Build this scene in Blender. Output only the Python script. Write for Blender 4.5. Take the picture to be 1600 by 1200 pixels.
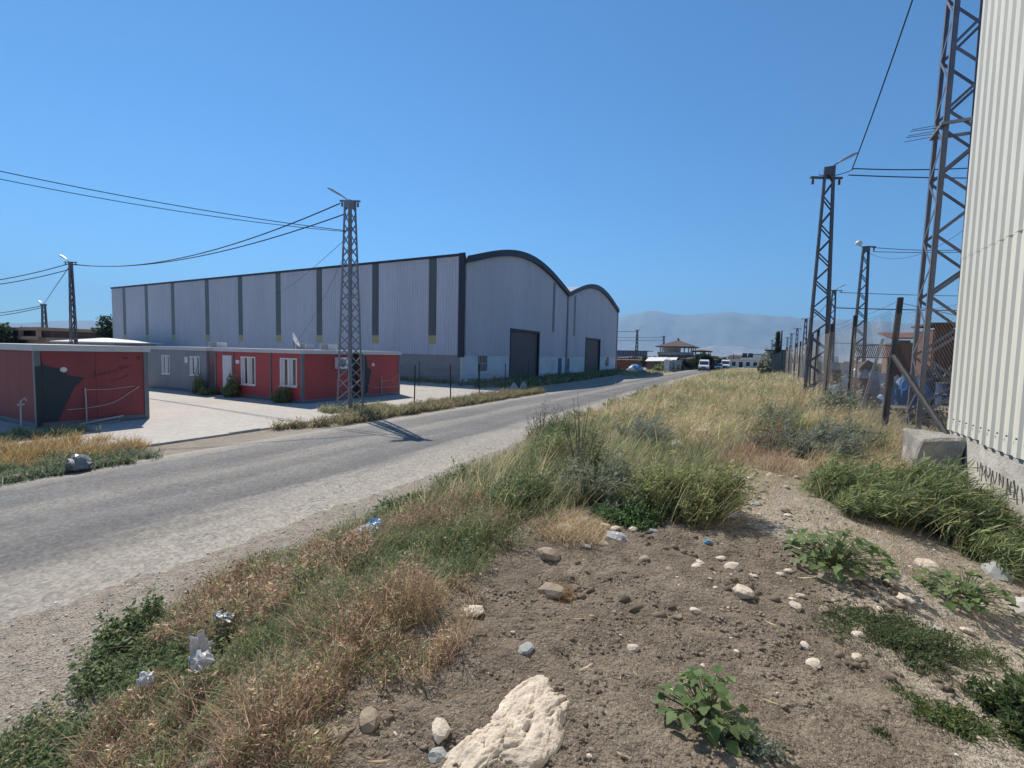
import bpy, math, random
import numpy as np
from mathutils import Vector, Matrix

for o in list(bpy.data.objects): bpy.data.objects.remove(o)
random.seed(7); RNG = np.random.default_rng(7)
scene = bpy.context.scene; COL = scene.collection
R_ = math.radians

# ------------------------------------------------------------------ camera
cam_d = bpy.data.cameras.new('camera'); cam = bpy.data.objects.new('camera', cam_d); COL.objects.link(cam)
cam_d.sensor_width = 36; cam_d.lens = 36 * 725 / 1600; cam_d.clip_start = .05; cam_d.clip_end = 60000
PIT, ROLL, YAW = R_(3.79), R_(1.3), R_(28)
F0 = Vector((-math.sin(YAW), math.cos(YAW), 0)); R0 = Vector((math.cos(YAW), math.sin(YAW), 0)); ZZ = Vector((0, 0, 1))
Fw = F0 * math.cos(PIT) - ZZ * math.sin(PIT); U0 = ZZ * math.cos(PIT) + F0 * math.sin(PIT)
Rw = R0 * math.cos(ROLL) + U0 * math.sin(ROLL); Uw = U0 * math.cos(ROLL) - R0 * math.sin(ROLL)
cam.matrix_world = Matrix(((Rw.x, Uw.x, -Fw.x, 0), (Rw.y, Uw.y, -Fw.y, 0), (Rw.z, Uw.z, -Fw.z, 2.75), (0, 0, 0, 1)))
scene.camera = cam
HAZE_D = 1.2e-4
# ------------------------------------------------------------------ sky, sun, exposure
SUN_EL, SUN_DIR = R_(47.3), (-.869, .495)
w = bpy.data.worlds.new('World'); scene.world = w; w.use_nodes = True
nt = w.node_tree; nt.nodes.clear()
sky = nt.nodes.new('ShaderNodeTexSky'); sky.sky_type = 'NISHITA'; sky.sun_disc = False
sky.sun_elevation = SUN_EL; sky.sun_rotation = math.atan2(SUN_DIR[0], SUN_DIR[1])
sky.altitude = 100; sky.air_density = 1.0; sky.dust_density = 0; sky.ozone_density = 10.0
bg = nt.nodes.new('ShaderNodeBackground'); bg.inputs[1].default_value = .108
wo = nt.nodes.new('ShaderNodeOutputWorld'); tint = nt.nodes.new('ShaderNodeMix'); tint.data_type = 'RGBA'; tint.blend_type = 'MULTIPLY'; tint.inputs[0].default_value = 1; tint.inputs[7].default_value = (.64, .96, .985, 1)   # the photograph's cool white balance
nt.links.new(sky.outputs[0], tint.inputs[6]); nt.links.new(tint.outputs[2], bg.inputs[0]); nt.links.new(bg.outputs[0], wo.inputs[0])
sun_d = bpy.data.lights.new('sun', 'SUN'); sun_d.energy = 5.0; sun_d.angle = R_(.53); sun_d.color = (1, .93, .81)
sun = bpy.data.objects.new('sun', sun_d); COL.objects.link(sun)
sv = Vector((SUN_DIR[0] * math.cos(SUN_EL), SUN_DIR[1] * math.cos(SUN_EL), math.sin(SUN_EL)))
sun.rotation_euler = sv.to_track_quat('Z', 'Y').to_euler(); sun.location = (-40, 25, 60)
vs = scene.view_settings; vs.view_transform = 'Standard'; vs.look = 'None'; vs.exposure = .35; vs.gamma = 1; vs.use_curve_mapping = False
scene.render.engine = 'CYCLES'
cy = scene.cycles; cy.use_denoising = True; cy.max_bounces = 6; cy.diffuse_bounces = 3; cy.glossy_bounces = 2; cy.transmission_bounces = 3
cy.transparent_max_bounces = 8; cy.volume_bounces = 0; cy.caustics_reflective = False; cy.caustics_refractive = False

# ------------------------------------------------------------------ materials
def nmat(name):
    m = bpy.data.materials.new(name); m.use_nodes = True
    n = m.node_tree; return m, n, n.nodes['Principled BSDF']
def N(n, t, **kw):
    x = n.nodes.new(t)
    for k, v in kw.items():
        if hasattr(x, k): setattr(x, k, v)
        else: x.inputs[k].default_value = v
    return x
def L(n, a, b): n.links.new(a, b)
def mixc(n, fac, a, b, mode='MIX'):
    x = n.nodes.new('ShaderNodeMix'); x.data_type = 'RGBA'; x.blend_type = mode
    for sock, v in ((x.inputs[0], fac), (x.inputs[6], a), (x.inputs[7], b)):
        if hasattr(v, 'is_linked') or hasattr(v, 'links'): n.links.new(v, sock)
        elif isinstance(v, (int, float)): sock.default_value = v
        else: sock.default_value = (*v, 1)
    return x.outputs[2]
def ramp(n, src, lo, hi, c0=0., c1=1.):
    x = n.nodes.new('ShaderNodeMapRange'); x.inputs[1].default_value = lo; x.inputs[2].default_value = hi
    x.inputs[3].default_value = c0; x.inputs[4].default_value = c1; n.links.new(src, x.inputs[0]); return x.outputs[0]
def noise(n, vec, scale, detail=5, rough=.6):
    x = N(n, 'ShaderNodeTexNoise'); x.inputs['Scale'].default_value = scale; x.inputs['Detail'].default_value = detail
    x.inputs['Roughness'].default_value = rough
    if vec is not None: n.links.new(vec, x.inputs['Vector'])
    return x.outputs['Fac']
def bump(n, h, b, strength=.3, dist=.02):
    x = N(n, 'ShaderNodeBump'); x.inputs['Strength'].default_value = strength; x.inputs['Distance'].default_value = dist
    n.links.new(h, x.inputs['Height']); n.links.new(x.outputs[0], b.inputs['Normal'])
MATS = {}
def mat(name, col, rough=.7, metal=0., var=.18, scale=3., dirt=None, dirt_amt=.35, bmp=0., stretch=(1, 1, 1), spec=.4):
    """weathered plain surface: broad and fine tone noise, optional dirt patches"""
    if name in MATS: return MATS[name]
    m, n, b = nmat(name)
    g = N(n, 'ShaderNodeNewGeometry'); mp = N(n, 'ShaderNodeMapping'); mp.inputs['Scale'].default_value = stretch
    L(n, g.outputs['Position'], mp.inputs['Vector']); v = mp.outputs[0]
    f1 = noise(n, v, scale, 6); f2 = noise(n, v, scale * 9, 3)
    lo = tuple(c * (1 - var) for c in col); hi = tuple(min(1, c * (1 + var)) for c in col)
    c = mixc(n, ramp(n, f1, .3, .7), lo, hi)
    c = mixc(n, ramp(n, f2, .35, .7, 0, .35), c, tuple(k * .75 for k in col))
    if dirt:
        f3 = noise(n, v, scale * .55, 7, .7)
        c = mixc(n, ramp(n, f3, .5, .72, 0, dirt_amt), c, dirt)
    L(n, c, b.inputs['Base Color']); b.inputs['Metallic'].default_value = metal
    L(n, ramp(n, f1, .2, .8, max(.05, rough - .12), min(1, rough + .12)), b.inputs['Roughness'])
    b.inputs['Specular IOR Level'].default_value = spec
    if bmp: bump(n, f2, b, .5, bmp)
    MATS[name] = m; return m
def foliage_mat(name, trans=.3, rough=.55):
    m, n, b = nmat(name)
    a = N(n, 'ShaderNodeAttribute'); a.attribute_name = 'col'
    g = N(n, 'ShaderNodeNewGeometry'); f = noise(n, g.outputs['Position'], 7, 2)
    c = mixc(n, 1., a.outputs['Color'], mixc(n, ramp(n, f, .3, .7), (.8, .8, .8), (1.2, 1.2, 1.2)), 'MULTIPLY')
    L(n, c, b.inputs['Base Color']); b.inputs['Roughness'].default_value = rough; b.inputs['Specular IOR Level'].default_value = .25
    t = N(n, 'ShaderNodeBsdfTranslucent'); L(n, c, t.inputs['Color'])
    ms = N(n, 'ShaderNodeMixShader'); ms.inputs[0].default_value = trans
    L(n, b.outputs[0], ms.inputs[1]); L(n, t.outputs[0], ms.inputs[2]); L(n, ms.outputs[0], n.nodes['Material Output'].inputs['Surface'])
    return m
FOL = foliage_mat('foliage', .5); DRY = foliage_mat('dry_foliage', .45, .7)
def glass_mat(name, col=(.03, .04, .05)):
    m, n, b = nmat(name); b.inputs['Base Color'].default_value = (*col, 1); b.inputs['Roughness'].default_value = .08
    b.inputs['Specular IOR Level'].default_value = .6; return m
GLASS = glass_mat('window_glass')

# ------------------------------------------------------------------ mesh helpers
class MB:
    def __init__(s): s.v = []; s.f = []
    def add(s, vs, fs):
        o = len(s.v); s.v += [tuple(p) for p in vs]; s.f += [tuple(i + o for i in f) for f in fs]; return s
    def box(s, x0, x1, y0, y1, z0, z1):
        return s.add([(x0, y0, z0), (x1, y0, z0), (x1, y1, z0), (x0, y1, z0), (x0, y0, z1), (x1, y0, z1), (x1, y1, z1), (x0, y1, z1)],
                     [(0, 3, 2, 1), (4, 5, 6, 7), (0, 1, 5, 4), (1, 2, 6, 5), (2, 3, 7, 6), (3, 0, 4, 7)])
    def beam(s, p, q, w, h=None, up=(0, 0, 1)):
        h = h or w; p = Vector(p); q = Vector(q); d = (q - p).normalized(); u = Vector(up)
        if abs(d.dot(u)) > .98: u = Vector((1, 0, 0))
        a = d.cross(u).normalized(); b = a.cross(d).normalized(); vs = []
        for e in (p, q):
            for i, j in ((-1, -1), (1, -1), (1, 1), (-1, 1)): vs.append(e + a * (i * w / 2) + b * (j * h / 2))
        return s.add(vs, [(0, 1, 2, 3), (7, 6, 5, 4), (0, 4, 5, 1), (1, 5, 6, 2), (2, 6, 7, 3), (3, 7, 4, 0)])
    def angle(s, p, q, wx, wy, t=.012):
        """L-section leg: two thin flanges towards +wx and +wy"""
        p = Vector(p); q = Vector(q); wx = Vector(wx); wy = Vector(wy)
        for a, b in ((wx, wy), (wy, wx)):
            k = b.normalized() * t; vs = []
            for e in (p, q): vs += [e, e + a, e + a + k, e + k]
            s.add(vs, [(0, 1, 2, 3), (7, 6, 5, 4), (0, 4, 5, 1), (1, 5, 6, 2), (2, 6, 7, 3), (3, 7, 4, 0)])
        return s
    def tube(s, pts, r, n=6, closed=True):
        pts = [Vector(p) for p in pts]; rs = r if isinstance(r, (list, tuple)) else [r] * len(pts); o = len(s.v); u = None
        for i, p in enumerate(pts):
            d = (pts[min(i + 1, len(pts) - 1)] - pts[max(i - 1, 0)])
            if d.length < 1e-9: d = Vector((0, 0, 1))
            d.normalize()
            if u is None: u = d.orthogonal().normalized()
            u = (u - d * u.dot(d)).normalized(); b = d.cross(u)
            for k in range(n):
                a = 2 * math.pi * k / n; s.v.append(tuple(p + (u * math.cos(a) + b * math.sin(a)) * rs[i]))
        for i in range(len(pts) - 1):
            for k in range(n): s.f.append((o + i * n + k, o + i * n + (k + 1) % n, o + (i + 1) * n + (k + 1) % n, o + (i + 1) * n + k))
        if closed:
            s.f.append(tuple(o + k for k in reversed(range(n)))); s.f.append(tuple(o + (len(pts) - 1) * n + k for k in range(n)))
        return s
    def cyl(s, c, r, h, axis='z', n=16):
        d = {'x': Vector((1, 0, 0)), 'y': Vector((0, 1, 0)), 'z': Vector((0, 0, 1))}[axis] * h; c = Vector(c)
        return s.tube([c, c + d], r, n)
    def prism(s, poly, d):
        """closed polygon (list of 3-vectors) pushed along d"""
        n = len(poly); d = Vector(d); a = [Vector(p) for p in poly]
        return s.add(a + [p + d for p in a], [tuple(range(n))[::-1], tuple(range(n, 2 * n))] + [(i, (i + 1) % n, n + (i + 1) % n, n + i) for i in range(n)])
    def build(s, name, m, parent=None, loc=(0, 0, 0), smooth=False):
        me = bpy.data.meshes.new(name); me.from_pydata([tuple(p) for p in s.v], [], s.f); me.update()
        if m: me.materials.append(m)
        if smooth: me.polygons.foreach_set('use_smooth', [True] * len(me.polygons))
        o = bpy.data.objects.new(name, me); COL.objects.link(o); o.location = loc
        if parent: o.parent = parent
        return o
    def rec(s):
        """consistent outward normals"""
        import bmesh
        me = bpy.data.meshes.new('t'); me.from_pydata(s.v, [], s.f); bm = bmesh.new(); bm.from_mesh(me)
        bmesh.ops.recalc_face_normals(bm, faces=bm.faces); bm.to_mesh(me); bm.free()
        s.v = [tuple(v.co) for v in me.vertices]; s.f = [tuple(p.vertices) for p in me.polygons]; bpy.data.meshes.remove(me); return s
def tag(o, label, cat, group=None, kind=None):
    o['label'] = label; o['category'] = cat
    if group: o['group'] = group
    if kind: o['kind'] = kind
    return o
def thing(name, label, cat, loc=(0, 0, 0), rz=0, group=None):
    o = bpy.data.objects.new(name, None); COL.objects.link(o); o.location = loc; o.rotation_euler.z = rz; o.empty_display_size = .2
    return tag(o, label, cat, group)
def struct(o): o['kind'] = 'structure'; return o
def inst(src, parent=None, loc=None, rot=None, sc=None):
    c = src.copy(); COL.objects.link(c)
    if parent is not None: c.parent = parent
    if loc is not None: c.location = loc
    if rot is not None: c.rotation_euler = rot
    if sc is not None: c.scale = sc
    return c
def np_mesh(name, verts, tris, m, cols=None, parent=None, loc=(0, 0, 0), smooth=False):
    """big mesh from arrays; tris (n,3); cols per vertex"""
    verts = np.asarray(verts, np.float32) - np.asarray(loc, np.float32); tris = np.asarray(tris, np.int32)
    me = bpy.data.meshes.new(name); me.vertices.add(len(verts)); me.vertices.foreach_set('co', verts.ravel())
    me.loops.add(tris.size); me.loops.foreach_set('vertex_index', tris.ravel())
    me.polygons.add(len(tris)); me.polygons.foreach_set('loop_start', np.arange(0, tris.size, 3, dtype=np.int32))
    if cols is not None:
        a = me.attributes.new('col', 'FLOAT_COLOR', 'POINT')
        a.data.foreach_set('color', np.concatenate([np.asarray(cols, np.float32), np.ones((len(verts), 1), np.float32)], 1).ravel())
    me.update(calc_edges=True); me.materials.append(m)
    if smooth: me.polygons.foreach_set('use_smooth', [True] * len(me.polygons))
    o = bpy.data.objects.new(name, me); COL.objects.link(o); o.location = loc
    if parent: o.parent = parent
    return o

# ------------------------------------------------------------------ terrain shape
def sstep(a, b, v):
    t = np.clip((v - a) / (b - a), 0, 1)
    return t * t * (3 - 2 * t)
def hash2(ix, iy, seed):
    n = (ix * 374761393 + iy * 668265263 + seed * 1274126177).astype(np.int64) & 0xffffffff
    n = ((n ^ (n >> 13)) * 1274126177) & 0xffffffff
    return ((n ^ (n >> 16)) & 0xffff) / 65535.0
def vnoise(x, y, seed=0):
    x = np.asarray(x, float); y = np.asarray(y, float)
    ix = np.floor(x).astype(np.int64); iy = np.floor(y).astype(np.int64)
    fx = x - ix; fy = y - iy
    fx = fx * fx * (3 - 2 * fx); fy = fy * fy * (3 - 2 * fy)
    a = hash2(ix, iy, seed); b = hash2(ix + 1, iy, seed); c = hash2(ix, iy + 1, seed); d = hash2(ix + 1, iy + 1, seed)
    return (a * (1 - fx) + b * fx) * (1 - fy) + (c * (1 - fx) + d * fx) * fy
def fbm(x, y, seed=0, octv=4):
    s = 0; a = .5; f = 1.0
    for k in range(octv):
        s = s + a * (vnoise(x * f, y * f, seed + k) - .5); a *= .5; f *= 2.07
    return s
FOOT_Y = [-40, 0, 1.2, 2.0, 3.0, 5.0, 8.0, 16.0, 40.0, 95.0, 130]
FOOT_X = [-3.6, -3.8, -4.2, -5.1, -5.6, -5.7, -5.9, -6.6, -7.4, -8.2, -8.6]
def foot(y): return np.interp(y, FOOT_Y, FOOT_X)
CREST_X = [-1.2, -1.2, -1.3, -1.6, -1.9, -2.2, -2.5, -3.0, -3.5, -4, -4]
def crest(y): return np.interp(y, FOOT_Y, CREST_X)
def tz0(x, y):
    x = np.asarray(x, float); y = np.asarray(y, float)
    top = 1.12 + .14 * sstep(0, 2.4, x) * sstep(6.5, 9.5, y) - .28 * sstep(.6, 2.2, x) * (1 - sstep(5.0, 8.0, y))
    top = top * (1 - .75 * sstep(48, 100, y)) * (1 - .8 * sstep(25, 60, x))
    return top * sstep(foot(y), crest(y), x)
def tz(x, y):
    x = np.asarray(x, float); y = np.asarray(y, float)
    b = sstep(foot(y) - .6, crest(y) - .8, x) * (1 - sstep(70, 110, y)) * (1 - sstep(15, 30, x))
    near = (1 - sstep(14, 24, y))
    z = tz0(x, y) + b * (.16 * fbm(x * .8, y * .8, 3) + near * (.07 * fbm(x * 3.1, y * 3.1, 11) + .035 * fbm(x * 10, y * 10, 17, 3)))
    g = sstep(-8, -6.5, x) * (1 - b) * near
    return z + g * (.03 * fbm(x * 2, y * 2, 23) + .02 * fbm(x * 9, y * 9, 29, 3))

# ------------------------------------------------------------------ ground sheet (one sheet out to the foot of the hills)
def axis(segs, far):
    a = []
    for lo, hi, st in segs: a += list(np.arange(lo, hi, st))
    a.append(segs[-1][1]); a = np.array(a)
    g = []; d = (segs[-1][2]) * 1.6; x = a[-1]
    while x < far: x += d; d *= 1.35; g.append(min(x, far))
    h = []; d = segs[0][2] * 1.6; x = a[0]
    while x > -far: x -= d; d *= 1.35; h.append(max(x, -far))
    return np.array(h[::-1] + list(a) + g)
gx = axis([(-30, -9, 1.0), (-9, -6, .1), (-6, -1.9, .05), (-1.9, 1.8, .024), (1.8, 3, .06), (3, 8, .35)], 9000)
gy = axis([(-4, .6, .25), (.6, 5, .024), (5, 7.5, .05), (7.5, 14, .1), (14, 26, .4), (26, 130, 2.)], 9000)
GX, GY = np.meshgrid(gx, gy); GZ = tz(GX, GY)
# loose clods on the dug soil in the foreground
soilm = sstep(-2.6, -1.6, GX) * (1 - sstep(.5, 1.2, GX + .25 * (GY - 2.5))) * (1 - sstep(4.6, 5.6, GY))
rg = np.abs(fbm(GX * 7, GY * 7, 41, 3)); GZ = GZ + soilm * (.085 * np.clip(fbm(GX * 9, GY * 9, 45, 4), 0, 1) + .035 * rg + .022 * fbm(GX * 31, GY * 31, 47, 2)) * np.clip(.5 + 2.2 * (fbm(GX * .9, GY * .9, 49) + .12), .15, 1.2)
gravm = sstep(-8.2, -7.2, GX) * (1 - sstep(foot(GY) - .1, foot(GY) + .9, GX))
dustm = 1 - sstep(-14.2, -12.6, GX)
drym = sstep(5.5, 8, GY + .5 * GX) * sstep(foot(GY), foot(GY) + .8, GX)
V = np.stack([GX.ravel(), GY.ravel(), GZ.ravel()], 1); nx, ny = len(gx), len(gy)
idx = np.arange(nx * ny).reshape(ny, nx)
q = np.stack([idx[:-1, :-1].ravel(), idx[:-1, 1:].ravel(), idx[1:, 1:].ravel(), idx[1:, :-1].ravel()], 1)
T = np.concatenate([q[:, [0, 1, 2]], q[:, [0, 2, 3]]])
Cc = np.stack([soilm.ravel(), np.clip(gravm + dustm * .6, 0, 1).ravel(), drym.ravel()], 1)
def ground_mat():
    m, n, b = nmat('ground_soil'); g = N(n, 'ShaderNodeNewGeometry'); P = g.outputs['Position']
    at = N(n, 'ShaderNodeAttribute'); at.attribute_name = 'col'; sp = N(n, 'ShaderNodeSeparateColor'); L(n, at.outputs['Color'], sp.inputs[0])
    f0 = noise(n, P, .9, 8, .65); f1 = noise(n, P, 6, 6, .7); f2 = noise(n, P, 45, 3)
    base = mixc(n, ramp(n, f0, .35, .65), (.37, .315, .25), (.48, .42, .34))
    base = mixc(n, ramp(n, f1, .45, .75, 0, .6), base, (.25, .2, .155))
    soil = mixc(n, ramp(n, f1, .35, .65), (.128, .101, .077), (.235, .19, .145))
    soil = mixc(n, ramp(n, noise(n, P, 1.6, 7, .7), .5, .66, 0, .8), soil, (.33, .275, .21))
    grav = mixc(n, ramp(n, f1, .35, .68), (.29, .25, .205), (.50, .445, .37))
    dry = mixc(n, ramp(n, f1, .3, .7), (.27, .225, .145), (.40, .34, .22))
    edge = noise(n, P, 1.7, 6, .7)
    def msk(s):
        a = n.nodes.new('ShaderNodeMath'); a.operation = 'ADD'; L(n, s, a.inputs[0]); L(n, ramp(n, edge, .3, .7, -.35, .35), a.inputs[1])
        return ramp(n, a.outputs[0], .35, .65)
    c = mixc(n, msk(sp.outputs[2]), base, dry); c = mixc(n, msk(sp.outputs[0]), c, soil); c = mixc(n, msk(sp.outputs[1]), c, grav)
    vo = N(n, 'ShaderNodeTexVoronoi'); vo.inputs['Scale'].default_value = 70; L(n, P, vo.inputs['Vector'])
    vs_ = N(n, 'ShaderNodeSeparateColor'); L(n, vo.outputs['Color'], vs_.inputs[0])
    peb = n.nodes.new('ShaderNodeMath'); peb.operation = 'MULTIPLY'
    L(n, ramp(n, vs_.outputs[0], .8, .84), peb.inputs[0]); L(n, ramp(n, vo.outputs['Distance'], .28, .36, 1, 0), peb.inputs[1])
    c = mixc(n, peb.outputs[0], c, mixc(n, vs_.outputs[1], (.22, .19, .155), (.48, .43, .36)))
    f3 = noise(n, P, 120, 2); c = mixc(n, ramp(n, f2, .45, .68, 0, .75), c, (.095, .074, .058)); c = mixc(n, ramp(n, f3, .55, .7, 0, .6), c, (.45, .385, .30))
    L(n, c, b.inputs['Base Color']); b.inputs['Roughness'].default_value = .95; b.inputs['Specular IOR Level'].default_value = .15
    hh = n.nodes.new('ShaderNodeMath'); hh.operation = 'ADD'; L(n, f2, hh.inputs[0]); L(n, peb.outputs[0], hh.inputs[1])
    h2_ = n.nodes.new('ShaderNodeMath'); h2_.operation = 'ADD'; L(n, hh.outputs[0], h2_.inputs[0]); L(n, ramp(n, f1, 0, 1, 0, 1.5), h2_.inputs[1]); bump(n, h2_.outputs[0], b, 1., .03); return m
struct(np_mesh('ground', V, T, ground_mat(), Cc, smooth=True))
def surf(x, y): return float(tz(np.array([x]), np.array([y]))[0])

# ------------------------------------------------------------------ road: worn asphalt, its edges lost in gravel
RY = [-60, -20, 0, 10, 20, 40, 60, 80, 100, 130, 170, 240, 400]
RL = [-13.2, -13.2, -13.2, -13.2, -13.2, -13.3, -13.3, -13.0, -12.2, -10.2, -6.5, 2, 24]
RR = [-6.1, -6.1, -6.1, -6.15, -6.5, -7.1, -7.5, -7.6, -7.2, -5.2, -1.5, 7, 29]
ry = np.concatenate([np.arange(-60, 120, 1.), np.arange(120, 400, 4.)]); us = np.linspace(0, 1, 15)
rl = np.interp(ry, RY, RL); rr = np.interp(ry, RY, RR)
RXg = rl[:, None] + (rr - rl)[:, None] * us[None]; RYg = np.repeat(ry[:, None], 15, 1)
RZg = .012 + .07 * np.sin(np.pi * us)[None] ** 1.0 * np.ones_like(RXg) + .01 * fbm(RXg, RYg * .4, 61)
RZg[:, 0] = -.02; RZg[:, -1] = -.02
ii = np.arange(RXg.size).reshape(RXg.shape)
q = np.stack([ii[:-1, :-1].ravel(), ii[:-1, 1:].ravel(), ii[1:, 1:].ravel(), ii[1:, :-1].ravel()], 1)
U3 = np.stack([np.repeat(us[None], len(ry), 0).ravel()] * 3, 1)
def road_mat():
    m, n, b = nmat('worn_asphalt'); g = N(n, 'ShaderNodeNewGeometry'); P = g.outputs['Position']
    at = N(n, 'ShaderNodeAttribute'); at.attribute_name = 'col'; sp = N(n, 'ShaderNodeSeparateColor'); L(n, at.outputs['Color'], sp.inputs[0]); u = sp.outputs[0]
    st = N(n, 'ShaderNodeMapping'); st.inputs['Scale'].default_value = (1, .12, 1); L(n, P, st.inputs[0])
    fl = noise(n, st.outputs[0], 1.6, 6, .6); ff = noise(n, P, 22, 6, .85); fp = noise(n, P, .5, 5)
    asp = mixc(n, ramp(n, fl, .32, .68), (.13, .127, .123), (.215, .209, .20))
    asp = mixc(n, ramp(n, ff, .4, .7, 0, .7), asp, (.085, .084, .083)); asp = mixc(n, ramp(n, fp, .42, .7, 0, .5), asp, (.235, .225, .21))
    w1 = n.nodes.new('ShaderNodeMath'); w1.operation = 'ADD'; L(n, u, w1.inputs[0]); L(n, ramp(n, fl, .2, .8, -.06, .06), w1.inputs[1]); uu = w1.outputs[0]
    def band(c0, wd, amt):
        d = n.nodes.new('ShaderNodeMath'); d.operation = 'SUBTRACT'; L(n, uu, d.inputs[0]); d.inputs[1].default_value = c0
        e = n.nodes.new('ShaderNodeMath'); e.operation = 'ABSOLUTE'; L(n, d.outputs[0], e.inputs[0]); return ramp(n, e.outputs[0], wd * .3, wd, amt, 0)
    for c0, wd, am in ((.30, .09, .25), (.545, .06, .25), (.69, .07, .42)): asp = mixc(n, band(c0, wd, am), asp, (.098, .098, .099))
    dust = mixc(n, ramp(n, ff, .3, .7), (.29, .26, .22), (.44, .40, .34))
    for c0, wd, am in ((.42, .08, .3), (.86, .13, .75), (1.02, .17, 1.), (.0, .17, .85)): asp = mixc(n, band(c0, wd, am), asp, dust)
    vo = N(n, 'ShaderNodeTexVoronoi'); vo.inputs['Scale'].default_value = 26; L(n, P, vo.inputs['Vector']); v2 = N(n, 'ShaderNodeTexVoronoi'); v2.inputs['Scale'].default_value = 9; L(n, P, v2.inputs['Vector'])
    for vv, am in ((vo, .5), (v2, .14)):
        vsep = N(n, 'ShaderNodeSeparateColor'); L(n, vv.outputs['Color'], vsep.inputs[0]); gcol = mixc(n, ramp(n, vsep.outputs[0], 0, 1), (.5, .5, .5), (1.5, 1.48, 1.44)); asp = mixc(n, am, asp, mixc(n, 1., asp, gcol, 'MULTIPLY'))
    wv = N(n, 'ShaderNodeMapping'); wv.inputs['Scale'].default_value = (1, .45, 1); L(n, P, wv.inputs[0]); vc = N(n, 'ShaderNodeTexVoronoi'); vc.feature = 'DISTANCE_TO_EDGE'; vc.inputs['Scale'].default_value = .8; vc.inputs['Randomness'].default_value = 1
    dn = n.nodes.new('ShaderNodeVectorMath'); dn.operation = 'ADD'; nz = N(n, 'ShaderNodeTexNoise'); nz.inputs['Scale'].default_value = 2.5; nz.inputs['Detail'].default_value = 5; L(n, P, nz.inputs['Vector']); L(n, wv.outputs[0], dn.inputs[0]); L(n, nz.outputs['Color'], dn.inputs[1]); L(n, dn.outputs[0], vc.inputs['Vector'])
    ck = n.nodes.new('ShaderNodeMath'); ck.operation = 'MULTIPLY'; L(n, ramp(n, vc.outputs['Distance'], .004, .016, .7, 0), ck.inputs[0]); L(n, ramp(n, noise(n, P, .3, 3), .45, .6), ck.inputs[1]); asp = mixc(n, ck.outputs[0], asp, (.07, .068, .066))
    L(n, asp, b.inputs['Base Color']); b.inputs['Roughness'].default_value = .85; b.inputs['Specular IOR Level'].default_value = .3
    bump(n, ff, b, .7, .015); return m
struct(np_mesh('road', np.stack([RXg.ravel(), RYg.ravel(), RZg.ravel()], 1), np.concatenate([q[:, [0, 1, 2]], q[:, [0, 2, 3]]]), road_mat(), U3, smooth=True))

# ------------------------------------------------------------------ paved yard with concrete edging
def paver_mat():
    m, n, b = nmat('pale_pavers'); g = N(n, 'ShaderNodeNewGeometry'); P = g.outputs['Position']
    bk = N(n, 'ShaderNodeTexBrick'); L(n, P, bk.inputs['Vector']); bk.inputs['Scale'].default_value = 1
    bk.inputs['Brick Width'].default_value = .22; bk.inputs['Row Height'].default_value = .11; bk.inputs['Mortar Size'].default_value = .006
    bk.inputs['Color1'].default_value = (.42, .385, .34, 1); bk.inputs['Color2'].default_value = (.49, .455, .405, 1); bk.inputs['Mortar'].default_value = (.34, .30, .25, 1)
    f = noise(n, P, .35, 7, .65); c = mixc(n, ramp(n, f, .42, .68, 0, .6), bk.outputs['Color'], (.36, .32, .27))
    c = mixc(n, ramp(n, noise(n, P, 2.3, 5), .58, .75, 0, .5), c, (.32, .29, .245))
    L(n, c, b.inputs['Base Color']); b.inputs['Roughness'].default_value = .9; bump(n, bk.outputs['Fac'], b, -.4, .01); return m
lot = MB().add([(-14.6, 5.6, .035), (-14.75, 14, .035), (-15.4, 22, .035), (-15.7, 33, .035), (-60, 33, .035), (-60, 3, .035), (-22, 3.2, .035), (-15.2, 4.7, .035)], [tuple(range(8))])
lot = struct(lot.build('paved_yard', paver_mat()))
conc = mat('concrete', (.42, .40, .36), .9, var=.2, scale=2.5, dirt=(.25, .22, .18), bmp=.01)
ks = None; k = 0
ex = [(-14.5, 5.6), (-14.66, 14), (-15.3, 22), (-15.6, 33)]
def edge_at(y): return float(np.interp(y, [e[1] for e in ex], [e[0] for e in ex]))
yy = 5.6
while yy < 32.5:
    if ks is None:
        ks = MB().box(-.06, .06, 0, .98, -.1, .075).build('kerb_stone', conc, lot); o = ks
    else: o = inst(ks, lot)
    o.location = (edge_at(yy + .5) + random.uniform(-.012, .012), yy, random.uniform(-.02, .004)); o.rotation_euler = (random.uniform(-.012, .012), random.uniform(-.04, .04), random.uniform(-.01, .03)); yy += 1.0

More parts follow.
